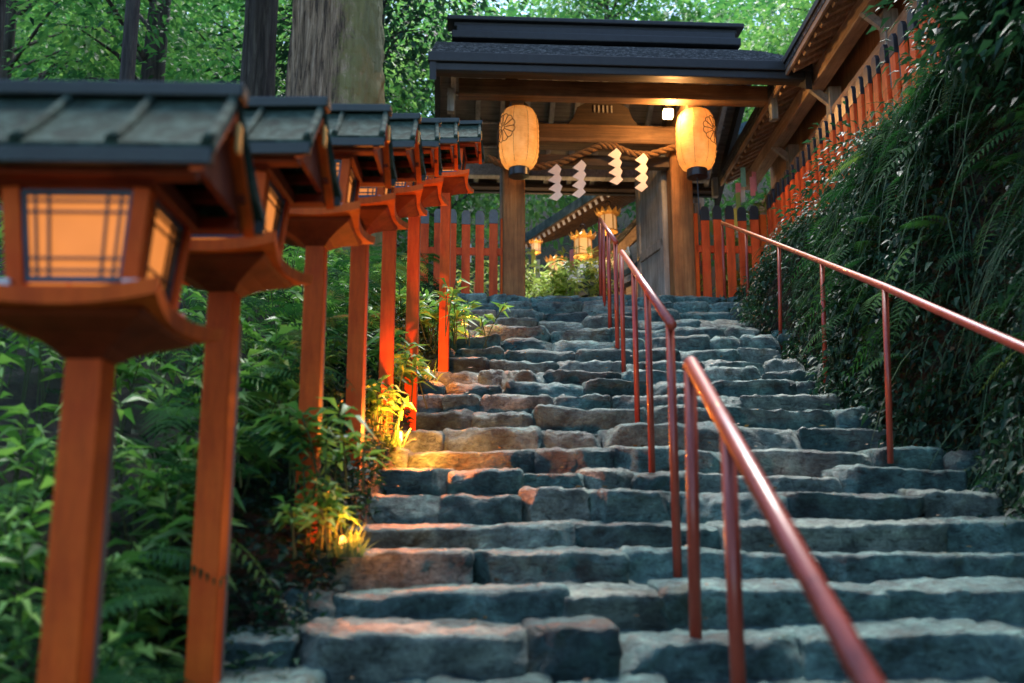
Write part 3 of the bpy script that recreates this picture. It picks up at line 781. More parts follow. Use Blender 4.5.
# paper lanterns
def paper_lantern(px, py0, py1, d, ang, label):
    top = at(px, py0, d); bot = at(px, py1, d); h = top.z - bot.z; r = 0.262
    root = empty('paper_lantern', bot)
    prof = []
    for k in range(25):
        t = k / 24; z = h * t
        e = abs(2 * t - 1) ** 3.6
        prof.append((r * (0.52 + 0.48 * (1 - e) ** .62) * (1 - 0.015 * math.cos(t * 75)), z))
    body = MB(); body.lathe(prof, n=48)
    body.f = [f for f in body.f if len(f) == 4]
    bo = body.build('paper_body', M['paper_lantern'], root, 0, True)
    MB().lathe([(.13, -.005), (.135, .0), (.135, .07), (.10, .075)], (0, 0, h - .03), 28).build('top_cap', M['black'], root, 0.004)
    MB().lathe([(.10, -.11), (.135, -.105), (.135, -.01), (.13, .02)], (0, 0, .0), 28).build('bottom_cap', M['black'], root, 0.004)
    MB().tube([(0, 0, h + .03), (0, 0, h + .26)], .012, 8).build('hanging_cord', M['black'], root)
    MB().lathe([(.0, 0), (.045, .01), (.05, .04), (.02, .07)], (0, 0, h + .04), 14).build('brass_boss', M['gold'], root)
    if ang > 0: MB().tube([(0, 0, -.1), (.01, 0, -.62)], .008, 6).build('pull_cord', M['black'], root)
    # chrysanthemum-like round crest on one side, drawn as raised ink lines
    cr = MB(); zc = h * .60
    def on(u, v):
        a = ang + u / r; z = zc + v; t = z / h
        e = abs(2 * t - 1) ** 3.6; rr = r * (0.52 + 0.48 * (1 - e) ** .62) + .004
        return Vector((rr * math.sin(a), -rr * math.cos(a), z))
    NP = 12
    for k in range(NP):
        a = 2 * math.pi * k / NP
        cr.tube([on(math.cos(a) * q, math.sin(a) * q) for q in (.04, .09, .14, .175)], .0055, 5)
        arc = []
        for j in range(7):
            b = a + (j / 6) * 2 * math.pi / NP; bul = .018 * math.sin(math.pi * j / 6)
            arc.append(on(math.cos(b) * (.175 + bul), math.sin(b) * (.175 + bul)))
        cr.tube(arc, .0055, 5)
    cr.tube([on(math.cos(2 * math.pi * j / 14) * .03, math.sin(2 * math.pi * j / 14) * .03) for j in range(15)], .0045, 5)
    cr.build('crest', M['dark_wood'], bo)
    for a in (-1.0, -.28, .45, 1.1, 2.2, 3.3, 4.4):
        MB().tube([((p + .003) * math.sin(a), -(p + .003) * math.cos(a), z) for p, z in prof[1:-1:2]], .0022, 4).build('seam', M['gate_wood'], bo)
    b2 = MB().lathe([(.0, 0), (.03, .01), (.045, .06), (.03, .10), (.0, .11)], (0, 0, h * .18), 14).build('inner_bulb', M['bulb'], root, 0, True)
    tag(root, label, 'paper lantern', 'glowing paper lanterns under the gate eave')
    lamp('lantern_light', (0, -.02, h * .26), 2.3, (1.0, .50, .17), .03, root)
    return root
paper_lantern(519, 109, 169, 12.4, -.92, 'glowing paper lantern hanging left, before the left gate pillar')
paper_lantern(697, 111, 170, 12.5, .92, 'glowing paper lantern hanging right, beside the small bare lamp')
# bare lamp under the eave
bl = empty('eave_lamp', at(668, 114, 12.6))
MB().box((0, 0, 0), (.13, .10, .12)).build('lamp_glass', M['bulb'], bl, 0.012)
MB().lathe([(.05, .06), (.05, .10), (.02, .13), (.015, .32)], n=14).build('lamp_holder', M['black'], bl)
tag(bl, 'small bare glowing lamp under the gate eave between streamers and right lantern', 'lamp')
lamp('eave_lamp_light', (0, -.34, -.12), 20, (1.0, .48, .15), .06, bl)

# ------------------------------------------------------------------ picket fences
def fence(name, a, b, n, zb, zt, label, capmat, w=.115, rails=(.28, .68), slope=0.0):
    a, b = Vector(a), Vector(b); root = empty(name, (a.x, a.y, zb)); d = (b - a); d.z = 0; L = d.length; d.normalize()
    ang = math.atan2(d.y, d.x); root.rotation_euler = (0, 0, ang); H = zt - zb
    r = random.Random(int(a.x * 100))
    for f in rails: MB().box((L / 2, .03, H * f), (L + .1, .05, .10)).build('fence_rail', M['picket'], root, 0.004)
    for k in range(n):
        x = L * (k + .5) / n; hh = H + r.uniform(-.012, .012)
        MB().box((x, -.015, (hh - .2) / 2), (w, .035, hh - .2)).build('picket', M['picket'], root, 0.004)
        pk = root.children[-1]
        c = MB(); c.prism([(-w / 2 - .003, hh - .2), (w / 2 + .003, hh - .2), (w / 2 + .003, hh - .05), (w * .3, hh), (-w * .3, hh), (-w / 2 - .003, hh - .05)], .042, Matrix.Translation((x, -.015, 0)))
        c.build('picket_cap', capmat, pk, 0.003)
    for x in (-.05, L + .05):
        MB().box((x, .05, H * .5 - .05), (.09, .09, H - .1)).build('fence_post', M['vermilion'], root, 0.005)
    tag(root, label, 'fence', 'red picket fences by the gate')
    return root
capL = m_plain('blue_grey_picket_cap', (0.10, 0.135, 0.16), 0.5)
zl = at(480, 208, 12.95).z
fence('picket_fence', (-1.28, 13.0, 0), (-.16, 13.08, 0), 6, LAND - .05, zl, 'short red picket fence with grey blue tips, left of the gate behind the last lanterns', capL)
zr_ = at(720, 205, 13.1).z
fence('picket_fence', (2.56, 13.15, 0), (3.42, 13.2, 0), 5, LAND - .05, zr_, 'bright orange red picket fence with black tips between right pillar and bank', M['picket_cap'])
fence('picket_fence', (3.46, 12.9, 0), (3.52, 6.6, 0), 29, 3.0, 4.55, 'long red picket fence along the bank top, half hidden by ferns', M['picket_cap'])

# ------------------------------------------------------------------ gallery building behind the right fence
gal = empty('gallery_building', (4.9, 11.5, LAND)); gi = Vector((4.9, 11.5, LAND))
tag(gal, 'long low wooden gallery with overhanging eave behind the bank fence on the right', 'building')
def gp(x, y, z): return Vector((x, y, z)) - gi
EX, EZ = 3.47, 5.72
def mbx(x0, x1, y0, y1, z0, z1): return MB().box(((x0 + x1) / 2 - gi.x, (y0 + y1) / 2 - gi.y, (z0 + z1) / 2 - gi.z), (x1 - x0, y1 - y0, z1 - z0))
Y0, Y1 = 5.4, 15.6
rs = 0.52
MB().sheet([[gp(x, y, EZ + .17 + (x - EX) * rs) for y in (Y0, Y1)] for x in (EX - .06, 4.8, 6.6)], [[gp(x, y, EZ + .08 + (x - EX) * rs) for y in (Y0, Y1)] for x in (EX - .06, 4.8, 6.6)]).build('roof', M['bark_roof'], gal)
mbx(EX - .05, EX - .015, Y0, Y1, EZ - .02, EZ + .13).build('fascia', M['tan_wood_y'], gal, 0.006)
mbx(EX - .085, EX - .055, Y0, Y1, EZ + .12, EZ + .20).build('eave_trim', M['black_trim'], gal, 0.004)
MB().sheet([[gp(x, y, EZ + .075 + (x - EX) * rs) for y in (Y0, Y1)] for x in (EX, 4.5)], [[gp(x, y, EZ + .05 + (x - EX) * rs) for y in (Y0, Y1)] for x in (EX, 4.5)]).build('roof_boards', M['tan_wood_y'], gal)
for k in range(46):
    y = Y0 + .12 + k * .22
    MB().beam(gp(EX + .0, y, EZ - .0), gp(4.5, y, EZ + 1.03 * rs), .085, .085).build('rafter', M['tan_wood_y'], gal)
mbx(3.80, 3.98, Y0, Y1, EZ - .09, EZ + .12).build('purlin', M['tan_wood_y'], gal, 0.01)
mbx(4.04, 4.16, Y0, Y1, EZ - .52, EZ - .34).build('wall_beam', M['tan_wood_y'], gal, 0.01)
mbx(4.25, 4.35, Y0, Y1, LAND, EZ + .35).build('wall', M['tan_wood_z'], gal)
for y in (6.2, 8.1, 10.0, 11.9, 13.8):
    mbx(4.02, 4.18, y - .08, y + .08, LAND, EZ - .06).build('post', M['grey_post'], gal, 0.008)
    MB().beam(gp(4.1, y, EZ - .30), gp(3.82, y, EZ - .05), .07, .09).build('brace', M['grey_wood'], gal, 0.005)
mbx(4.0, 4.24, Y0, Y1, LAND + 1.2, LAND + 1.34).build('sill_beam', M['grey_wood'], gal, 0.01)

# ------------------------------------------------------------------ hall and little roof seen through the gate
hall = empty('shrine_hall', (2.6, 19.0, LAND)); hi = Vector((2.6, 19.0, LAND))
tag(hall, 'wooden shrine hall with white tipped rafters seen through the gate opening', 'building')
def hp_(x, y, z): return Vector((x, y, z)) - hi
e0 = at(604, 193, 17.2); e1 = at(528, 249, 20.2); ez = (e0.z + e1.z) / 2; e0.z = ez; e1.z = ez
ed = (e1 - e0).normalized(); inn = Vector((-ed.y, ed.x, 0)) * -1
if inn.x < 0: inn = -inn
e0 = e0 - ed * 1.2; e1 = e1 + ed * .4
up = .42
def hq(p, k, dz): return p + inn * k + Vector((0, 0, k * up + dz)) - hi
MB().sheet([[hq(e0, 0, .30), hq(e1, 0, .30)], [hq(e0, 1.2, .30), hq(e1, 1.2, .30)], [hq(e0, 3.0, .5), hq(e1, 3.0, .5)]], [[hq(e0, 0, .12), hq(e1, 0, .12)], [hq(e0, 1.2, .12), hq(e1, 1.2, .12)], [hq(e0, 3.0, .3), hq(e1, 3.0, .3)]]).build('roof', M['blue_roof'], hall)
MB().sheet([[hq(e0, .06, .115), hq(e1, .06, .115)], [hq(e0, 1.5, .115), hq(e1, 1.5, .115)]], [[hq(e0, .06, .09), hq(e1, .06, .09)], [hq(e0, 1.5, .09), hq(e1, 1.5, .09)]]).build('roof_boards', M['tan_wood_y'], hall)
LH = (e1 - e0).length; nr = 22
for k in range(nr):
    p = e0 + ed * (LH * (k + .5) / nr)
    rf = MB().beam(hq(p, .1, .03), hq(p, 1.55, .03), .075, .085).build('rafter', M['gate_wood'], hall)
    MB().beam(hq(p, .085, .03), hq(p, .10, .03), .08, .09).build('rafter_tip', M['white_tip'], rf)
w0, w1 = e0 + inn * 1.25, e1 + inn * 1.25
wl = MB(); a_, b_ = w0 - hi, w1 - hi
wl.beam(Vector((a_.x, a_.y, 1.55)), Vector((b_.x, b_.y, 1.55)), .12, 3.5); wl.build('wall', M['tan_wood_z'], hall)
for z in (.6, 1.5, 2.35): MB().beam(Vector((a_.x, a_.y, z)) - inn * .1, Vector((b_.x, b_.y, z)) - inn * .1, .1, .16).build('wall_beam', M['gate_wood'], hall, 0.01)
for k in range(5):
    p = a_.lerp(b_, k / 4) - inn * .12; MB().box((p.x, p.y, 1.5), (.17, .17, 3.1)).build('post', M['gate_post'], hall, 0.01)

# side wing: tan verge board with a dark tile row under it, right of the opening
wing = empty('side_wing', (2.6, 15.9, LAND)); wi = Vector((2.6, 15.9, LAND))
tag(wing, 'side wing roof with broad tan verge board seen between door and handrail', 'building')
va, vb = at(596, 268, 16.4), at(690, 168, 15.6)
dv = (vb - va).normalized(); back = Vector((0.25, 1, 0)).normalized()
def vq(t, off, k): # along verge, down offset, depth
    return va + (vb - va) * t + Vector((dv.z, 0, -dv.x)) * off + back * k - wi
MB().sheet([[vq(0, 0, 0), vq(.86, 0, 0)], [vq(0, .17, 0), vq(.86, .17, 0)]], [[vq(0, 0, .07), vq(.86, 0, .07)], [vq(0, .17, .07), vq(.86, .17, .07)]]).build('verge_board', M['tan_wood_y'], wing, 0.006)
MB().sheet([[vq(0, -.09, -.03), vq(.86, -.09, -.03)], [vq(0, -.01, -.03), vq(.86, -.01, -.03)]], [[vq(0, -.09, 2.0), vq(.86, -.09, 2.0)], [vq(0, -.01, 2.0), vq(.86, -.01, 2.0)]]).build('roof', M['bark_roof'], wing)
for k in range(20):
    t = .06 + k * .04
    MB().beam(vq(t, .20, .03), vq(t, .20, 1.6), .05, .07).build('rafter', M['dark_wood'], wing)
MB().sheet([[vq(0.02, .27, .1), vq(.86, .27, .1)], [vq(0.02, .42, .1), vq(.86, .42, .1)]], [[vq(0.02, .27, .2), vq(.86, .27, .2)], [vq(.02, .42, .2), vq(.86, .42, .2)]]).build('lower_beam', M['grey_wood'], wing, 0.006)
wz = MB(); p0, p1 = vq(0.12, .42, .25), vq(.86, .42, .25)
wz.add([p0, p1, Vector((p1.x, p1.y, 0)), Vector((p0.x, p0.y, 0)), p0 + back * .1, p1 + back * .1, Vector((p1.x, p1.y, 0)) + back * .1, Vector((p0.x, p0.y, 0)) + back * .1],
       [(0, 1, 2, 3), (7, 6, 5, 4), (0, 4, 5, 1), (1, 5, 6, 2), (2, 6, 7, 3), (3, 7, 4, 0)]); wz.build('wall', M['soffit'], wing)

# curved blue-grey copper roof low behind the gate opening
cr_pts = [(566, 290, 15.0), (590, 287, 15.0), (612, 282, 15.0), (632, 272, 15.0), (650, 256, 15.0), (664, 238, 15.0), (680, 212, 15.0)]
kp = [at(*q) for q in cr_pts]; ki = Vector((1.6, 15.0, LAND))
kr = empty('curved_roof', ki)
tag(kr, 'low blue grey copper roof curving upward, behind the topmost handrail', 'roof')
def ksheet(o0, o1, y0, y1): return MB().sheet([[p + Vector((0, y0, o0)) - ki, p + Vector((0, y1, o0 + (y1 - y0) * .95)) - ki] for p in kp], [[p + Vector((0, y0, o1)) - ki, p + Vector((0, y1, o1 + (y1 - y0) * .95)) - ki] for p in kp])
ksheet(.10, .0, 0, .42).build('roof_sheet', M['blue_roof'], kr, 0, False)
ksheet(-.005, -.11, .04, .09).build('eave_band', M['grey_wood'], kr)
ksheet(-.115, -.19, .09, .16).build('under_band', M['dark_wood'], kr)
for p in kp[1:]: MB().tube([p + Vector((0, 0, .11)) - ki, p + Vector((0, .42, .51)) - ki], .03, 8).build('roof_rib', M['blue_roof'], kr, 0, True)
for k in (1, 4): MB().box((kp[k].x - ki.x, .25, (kp[k].z - LAND) / 2 - .1), (.12, .12, kp[k].z - LAND)).build('post', M['dark_wood'], kr, 0.008)

# gilt hanging lanterns
def gilt_lantern(px, py, d, s, label):
    p = at(px, py, d); root = empty('hanging_lantern', p)
    MB().lathe([(.13 * s, -.20 * s), (.16 * s, -.17 * s), (.15 * s, .12 * s), (.13 * s, .14 * s)], n=6).build('glass_body', M['gold_glow'], root)
    fr = MB()
    for k in range(6):
        a = 2 * math.pi * k / 6; x, y = math.cos(a), math.sin(a)
        fr.tube([(.166 * s * x, .166 * s * y, -.18 * s), (.156 * s * x, .156 * s * y, .13 * s)], .012 * s, 6)
    fr.lathe([(.17 * s, -.215 * s), (.19 * s, -.21 * s), (.19 * s, -.18 * s), (.16 * s, -.175 * s)], n=12)
    fr.lathe([(.05 * s, -.27 * s), (.12 * s, -.215 * s), (.12 * s, -.21 * s)], n=12)
    fr.build('frame', M['gold'], root)
    cw = MB()
    for k in range(12):
        a = 2 * math.pi * k / 12; x, y = math.cos(a), math.sin(a); tx, ty = -y, x
        b0, b1, tp = Vector((.14 * x, .14 * y, .13)), Vector((.22 * x, .22 * y, .16)), Vector((.27 * x, .27 * y, .25))
        t = Vector((tx, ty, 0)) * .055
        V = [b0 - t, b0 + t, b1 + t, tp, b1 - t]; V = [q * s for q in V] + [(q + Vector((0, 0, -.012))) * s for q in V]
        cw.add(V, [(0, 1, 2, 3, 4), (9, 8, 7, 6, 5)] + [(i, i + 5, (i + 1) % 5 + 5, (i + 1) % 5) for i in range(5)])
    cw.lathe([(.18 * s, .13 * s), (.12 * s, .2 * s), (.04 * s, .27 * s), (.02 * s, .32 * s)], n=12)
    cw.build('petal_crown', M['gold'], root)
    hk = MB(); hk.tube([(0, 0, .30 * s)] + [(.05 * s * math.sin(a), 0, .37 * s - .05 * s * math.cos(a)) for a in [k * .55 for k in range(10)]], .01 * s, 6)
    hk.tube([(0, 0, .42 * s), (0, 0, .95 * s)], .005 * s, 5)
    hk.build('hook', M['black'], root)
    tag(root, label, 'hanging lantern', 'gilt lanterns hanging in the courtyard')
    lamp('lantern_light', (0, -.2, -.8 * s), 7, (1.0, .5, .17), .15, root)
gilt_lantern(608, 222, 15.6, .85, 'gilt lantern with petal crown hanging just above the top handrail')
gilt_lantern(583, 246, 16.4, .92, 'gilt petal crowned lantern hanging amid the bamboo, left of the handrail top')
gilt_lantern(556, 268, 17.2, .8, 'gilt lantern half hidden in bamboo leaves, lowest of the hanging ones')
gilt_lantern(536, 247, 18.6, .55, 'tiny orange lantern hanging under the far end of the hall eave')

# ------------------------------------------------------------------ plants
def stems_mesh(paths, r=0.004):
    mb = MB()
    for p in paths: mb.tube(p, r, 4, False)
    return mb
def sasa_leaves(Lv, base, n_st, spread, h0, h1, leaf=(.12, .22), tone=(0.1, 0.9), stems=None, nl=11, dirb=(0, 0, 0)):
    for _ in range(n_st):
        b = Vector((base[0] + random.gauss(0, spread[0]), base[1] + random.gauss(0, spread[1]), 0))
        b.z = float(ground_z(b.x, b.y)) if base[2] is None else base[2]
        h = random.uniform(h0, h1)
        lean = Vector((random.gauss(0, .18) + dirb[0], random.gauss(0, .18) + dirb[1], 1)).normalized()
        tip = b + lean * h
        if stems is not None: stems.append([b - Vector((0, 0, .05)), b.lerp(tip, .5) + Vector((0, 0, .02)), tip])
        m = nl
        t = rng.uniform(.45, 1.0, m)
        P = np.array(b)[None] + np.array(tip - b)[None] * t[:, None]
        a = rng.uniform(0, 2 * np.pi, m); e = rng.uniform(-.15, .75, m)
        D = np.stack([np.cos(a) * np.cos(e), np.sin(a) * np.cos(e), np.sin(e)], 1)
        L = rng.uniform(leaf[0], leaf[1], m)
        tn = np.clip(rng.normal((tone[0] + tone[1]) / 2, (tone[1] - tone[0]) / 3.2, m), 0, 1)
        Lv.add(P, D, L, L * rng.uniform(.20, .33, m), tn, .22, rng.uniform(.15, .5, m)[:, None])
# undergrowth of bamboo grass on the left bank
Lv = Leaves(); stp = []
for k in range(1250):
    y = random.uniform(1.5, 12.5) ** 1.0
    x = -1.12 - abs(random.gauss(0, 1.0)) * (1 + y * .12)
    if k % 5 == 0: x = -1.0 - random.random() * .35
    near = max(0, 1 - abs(x + 1.1) / 0.5)
    hs = min(1.0, .45 + max(0, -x - 1.0) * 1.1) * (1 if y < 8 else .75)
    sasa_leaves(Lv, (x, y, None), 1, (.0, .0), .30 * hs, hs * (.55 + .22 * random.random()) + min(.5, max(0, -x - 1.6) * .25), (.09, .18), (0.25, 1.0), stp, 13)
tag(Lv.build('bamboo_grass', M['sasa']), 'dense green bamboo grass covering the left bank behind the lantern posts', 'undergrowth', kind='stuff')
so = stems_mesh(stp, .0035).build('bamboo_grass_stalks', M['stalk'], None, 0, False, False); tag(so, 'thin stalks of the bamboo grass on the left bank', 'undergrowth', kind='stuff')
# low dark ground cover between posts and stairs
Lv = Leaves(); n = 15000
y = rng.uniform(1.4, 11.5, n); x = -0.66 - np.abs(rng.normal(0, .33, n)); z = ground_z(x, y) + rng.uniform(-.02, .16, n)
a = rng.uniform(0, 2 * np.pi, n); e = rng.uniform(-.1, 1.0, n)
Lv.add(np.stack([x, y, z], 1), np.stack([np.cos(a) * np.cos(e), np.sin(a) * np.cos(e), np.sin(e)], 1), rng.uniform(.025, .08, n), rng.uniform(.012, .035, n), rng.uniform(0, .8, n))
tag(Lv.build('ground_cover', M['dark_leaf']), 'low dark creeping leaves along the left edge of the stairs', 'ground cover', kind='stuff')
# a second kind of plant among the bamboo grass: drooping ferns
Lv = Leaves(); n = 420
y = rng.uniform(1.8, 11, n); x = -1.0 - np.abs(rng.normal(0, .7, n)); z = ground_z(x, y) + rng.uniform(.15, .5, n)
a = rng.uniform(-1.3, 1.3, n) - .3; e = rng.uniform(.0, .9, n)
Lv.fronds(np.stack([x, y, z], 1), np.stack([np.cos(a) * np.cos(e), np.sin(a) * np.cos(e), np.sin(e)], 1), rng.uniform(.2, .45, n), np.clip(rng.normal(.6, .22, n), 0, .95), 15, rng.uniform(.4, 1.0, n), .28)
tag(Lv.build('bank_ferns', M['fern']), 'ferns growing among the bamboo grass on the left bank', 'ferns', kind='stuff')
# individual bamboo-grass bushes beside the stairs
def bush(px, py, d, label, n_st, sp, h0, h1, tone, leaf=(.1, .19), cat='bush', name='bamboo_bush', mat='sasa', nl=13):
    p = at(px, py, d); root = empty(name, p); Lb = Leaves(); st = []
    sasa_leaves(Lb, (0, 0, 0), n_st, sp, h0, h1, leaf, tone, st, nl)
    tag(stems_mesh(st, .004).build('stalks', M['stalk'], root, 0, False, False), kind='stuff'); Lb.build('foliage', M[mat], root)
    tag(root, label, cat); return root
bush(432, 345, 8.2, 'pale green bamboo bush spilling over the stair edge before the farthest lantern post', 40, (.20, .35), .2, .5, (.4, 1.0))
bush(316, 478, 4.0, 'leafy green bush growing over the foot of the third lantern post', 13, (.12, .12), .12, .28, (.3, 1.0))
bush(322, 545, 3.85, 'sprig of leaves lit orange beside the nearest ground lamp', 12, (.05, .06), .12, .30, (.3, 1.0), (.06, .13))
bush(376, 425, 5.5, 'leafy sprigs growing before the foot of the fifth lantern post', 12, (.06, .06), .10, .26, (.3, 1.0), (.07, .14))
bush(398, 398, 6.2, 'bushy bamboo sprigs at the foot of the sixth lantern post', 16, (.14, .2), .18, .4, (.3, 1.0))

# ground lamps hidden in the plants
def ground_lamp(px, py, d, power, label, aim=(1, -.15, .1)):
    p = at(px, py, d); root = empty('ground_lamp', p)
    ax = Vector(aim).normalized()
    MB().tube([(0, 0, -.08), (0, 0, .0)], .012, 8).build('stake', M['black'], root)
    MB().tube([-ax * .05, ax * .035], [.022, .034], 14).build('housing', M['black'], root)
    MB().tube([ax * .036, ax * .042], [.03, .026], 14).build('lens', M['lens'], root)
    tag(root, label, 'lamp', 'small spotlights along the left stair edge')
    lamp('ground_lamp_light', ax * .09 + Vector((0, -.04, .04)), power * 1.2, (1.0, .22, .022), .03, root)
ground_lamp(335, 545, 3.90, 1.25, 'nearest glowing ground lamp, burning amid dry grass at the low left stair edge', (1, -.35, .15))
ground_lamp(394, 437, 5.52, 14, 'glowing ground lamp lighting a long step, beside the fifth lantern post', (1, -.05, .05))
ground_lamp(423, 371, 7.35, 5, 'small bright ground lamp under leaves, right of the sixth lantern post', (1, -.3, .05))
ground_lamp(458, 322, 8.9, 6, 'farthest ground lamp hidden in leaves near the top left of the stairs', (1, .1, .05))
def tuft(px, py, d, label, n, L, mat='blade', tone=(.5, 1.0)):
    p = at(px, py, d); root = empty('grass_tuft', p); Lb = Leaves()
    a = rng.uniform(0, 2 * np.pi, n); e = rng.uniform(.7, 1.4, n)
    P = np.stack([rng.normal(0, .035, n), rng.normal(0, .03, n), np.full(n, -.03)], 1)
    Lb.ribbon(P, np.stack([np.cos(a) * np.cos(e), np.sin(a) * np.cos(e), np.sin(e)], 1), rng.uniform(L * .5, L, n), .007, rng.uniform(*tone, n), rng.uniform(.1, .5, n), 6)
    Lb.build('blades', M[mat], root); tag(root, label, 'grass tuft'); return root
tuft(347, 549, 3.84, 'tuft of dry grass lit orange by the nearest ground lamp', 90, .17)
tuft(391, 442, 5.44, 'thin grass tuft glowing before the lamp beside the fifth lantern post', 50, .2)
tuft(424, 377, 7.2, 'grass tuft lit by the small bright lamp right of the sixth lantern post', 50, .2)
tuft(441, 350, 7.9, 'yellowish grass tuft on the stair edge above the small bright lamp', 20, .22)

# right bank: ferns, arching grass, moss, dry leaves, dark shrubs
def bank_pts(n, y0, y1, klo, khi):
    y = rng.uniform(y0, y1, n); k = rng.uniform(klo, khi, n)
    x = 2.42 + k * .85
    z = ground_z(x, y)
    return np.stack([x - rng.uniform(.0, .14, n), y, z], 1)
Lv = Leaves(); n = 1250
P = bank_pts(n, 2.2, 11.8, .08, .95); sel = P[:, 2] > stair_z(P[:, 1]) + .3
sel &= (P[:, 1] < 9.0) | (P[:, 0] > 2.85)
P = P[sel]; n = len(P)
a = rng.normal(np.pi * 1.08, .75, n); e = rng.uniform(-.1, .8, n)
D = np.stack([np.cos(a) * np.cos(e), np.sin(a) * np.cos(e), np.sin(e)], 1)
tn = np.clip(rng.normal(.45, .22, n), 0, .92); 
Lv.fronds(P, D, rng.uniform(.22, .55, n) * np.where(P[:, 1] > 8.5, .6, 1.0), tn, 17, rng.uniform(.5, 1.3, n), .26)
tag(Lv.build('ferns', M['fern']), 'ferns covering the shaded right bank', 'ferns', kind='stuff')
Lv = Leaves(); n = 1500
P = bank_pts(n, 2.5, 12.0, .4, 1.2); P[:, 2] += .05
a = rng.normal(np.pi * 1.1, .7, n); e = rng.uniform(.15, 1.1, n)
Lv.ribbon(P, np.stack([np.cos(a) * np.cos(e), np.sin(a) * np.cos(e), np.sin(e)], 1), rng.uniform(.35, .85, n) * np.where(P[:, 1] > 8.5, .6, 1.0), rng.uniform(.005, .011, n), np.clip(rng.normal(.35, .25, n), 0, 1), rng.uniform(.7, 1.6, n), 9)
n = 260
P = bank_pts(n, 2.8, 7.5, .25, .7); a = rng.normal(np.pi * 1.15, .9, n); e = rng.uniform(.1, .9, n)
Lv.ribbon(P, np.stack([np.cos(a) * np.cos(e), np.sin(a) * np.cos(e), np.sin(e)], 1), rng.uniform(.3, .7, n), rng.uniform(.006, .013, n), np.clip(rng.normal(.55, .25, n), 0, 1), rng.uniform(.9, 1.7, n), 9)
tag(Lv.build('arching_grass', M['blade']), 'long arching grass blades hanging down the right bank', 'grass', kind='stuff')
Lv = Leaves(); n = 34000
P = bank_pts(n, 1.6, 12.0, .02, 1.05); P += rng.normal(0, .05, (n, 3)); P[:, 0] -= .05
cl_ = np.array([noise.noise(Vector(q) * 1.9) for q in P]); sel = cl_ > -.32; P = P[sel]; n = len(P)
L = rng.uniform(.03, .075, n)
Lv.add(P, rvec(n) + np.array([-.9, -.2, -.5]), L, L * rng.uniform(.35, .6, n), np.clip(.45 + cl_[sel] * .9 + rng.normal(0, .15, n), 0, 1))
n = 15000
P = bank_pts(n, 2.6, 7.5, -.02, .55); P[:, 0] -= rng.uniform(0, .12, n); P += rng.normal(0, .03, (n, 3)); L = rng.uniform(.035, .09, n)
Lv.add(P, rvec(n) + np.array([-.8, -.5, -.7]), L, L * rng.uniform(.3, .6, n), np.clip(rng.normal(.5, .28, n), 0, 1))
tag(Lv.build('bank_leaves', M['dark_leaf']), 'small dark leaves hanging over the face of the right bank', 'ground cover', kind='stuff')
Lv = Leaves(); n = 26000
P = bank_pts(n, 1.6, 12.0, .0, 1.0); P += rng.normal(0, .035, (n, 3))
D = rvec(n) + np.array([-1.0, -.2, -.3]); 
Lv.add(P, D, rng.uniform(.015, .05, n), rng.uniform(.01, .022, n), rng.uniform(0, 1, n) ** 1.4)
tag(Lv.build('moss', M['moss']), 'dark moss and tiny leaves on the face of the right bank', 'moss', kind='stuff')
Lv = Leaves(); n = 1100
P = bank_pts(n, 2.0, 9.5, -.06, .7); P += rng.normal(0, .03, (n, 3)); P[:, 0] -= .03
Lv.add(P, rvec(n) + np.array([-.4, 0, -.5]), rng.uniform(.03, .06, n), rng.uniform(.018, .032, n), rng.uniform(0, 1, n))
n = 160; x = rng.uniform(-.8, 2.4, n); y = rng.uniform(1.5, 10.5, n)
k = np.searchsorted(SY, y) - 1; z = SZ[np.clip(k, 0, len(SZ) - 1)] + .02
Lv.add(np.stack([x, y, z], 1), rvec(n) * np.array([1, 1, .12]), rng.uniform(.02, .05, n), rng.uniform(.012, .025, n), rng.uniform(.3, 1, n), .1, .0)
tag(Lv.build('fallen_leaves', M['dry_leaf']), 'dry brown leaves caught on the bank and steps', 'fallen leaves', kind='stuff')
def shrub(p, rad, n, label, mat='dark_leaf', leaf=(.05, .10), name='shrub', tone=(0, 1)):
    root = empty(name, p); Lb = Leaves(); st = []
    for c in range(max(6, n // 90)):
        d = rvec(1)[0] * np.array(rad) * rng.uniform(.25, 1.0); d[2] = abs(d[2]) * 1.0 + .1
        m = 90; q = d + rng.normal(0, .16, (m, 3)) * np.array([1, 1, .7])
        Lb.add(q, (q - d) + rvec(m) * .1 + np.array([0, 0, -.05]), rng.uniform(*leaf, m), rng.uniform(*leaf, m) * .5, np.clip(rng.uniform(*tone, m) * .7 + rng.uniform(-.1, .3), 0, 1))
        st.append([(0, 0, -.1), tuple(d * .5 + np.array([0, 0, .1])), tuple(d)])
    stems_mesh(st, .012).build('branches', M['dark_bark'], root, 0, False, False); Lb.build('foliage', M[mat], root)
    tag(root, label, 'shrub'); return root
shrub((3.15, 8.6, 2.9), (.4, .8, .6), 2200, 'dark glossy leaved shrub on the bank top, below the upper fence pickets')
shrub((3.5, 6.3, 2.9), (.55, .8, 1.0), 6000, 'large dark shrub on the bank covering the near end of the fence')
shrub((2.95, 4.9, 2.7), (.65, 1.0, 1.2), 8500, 'dark shrub overhanging the right handrail near the right edge')
shrub((2.85, 3.7, 2.0), (.6, .9, 1.2), 8500, 'very dark shrub filling the upper right corner beside the nearest bank')

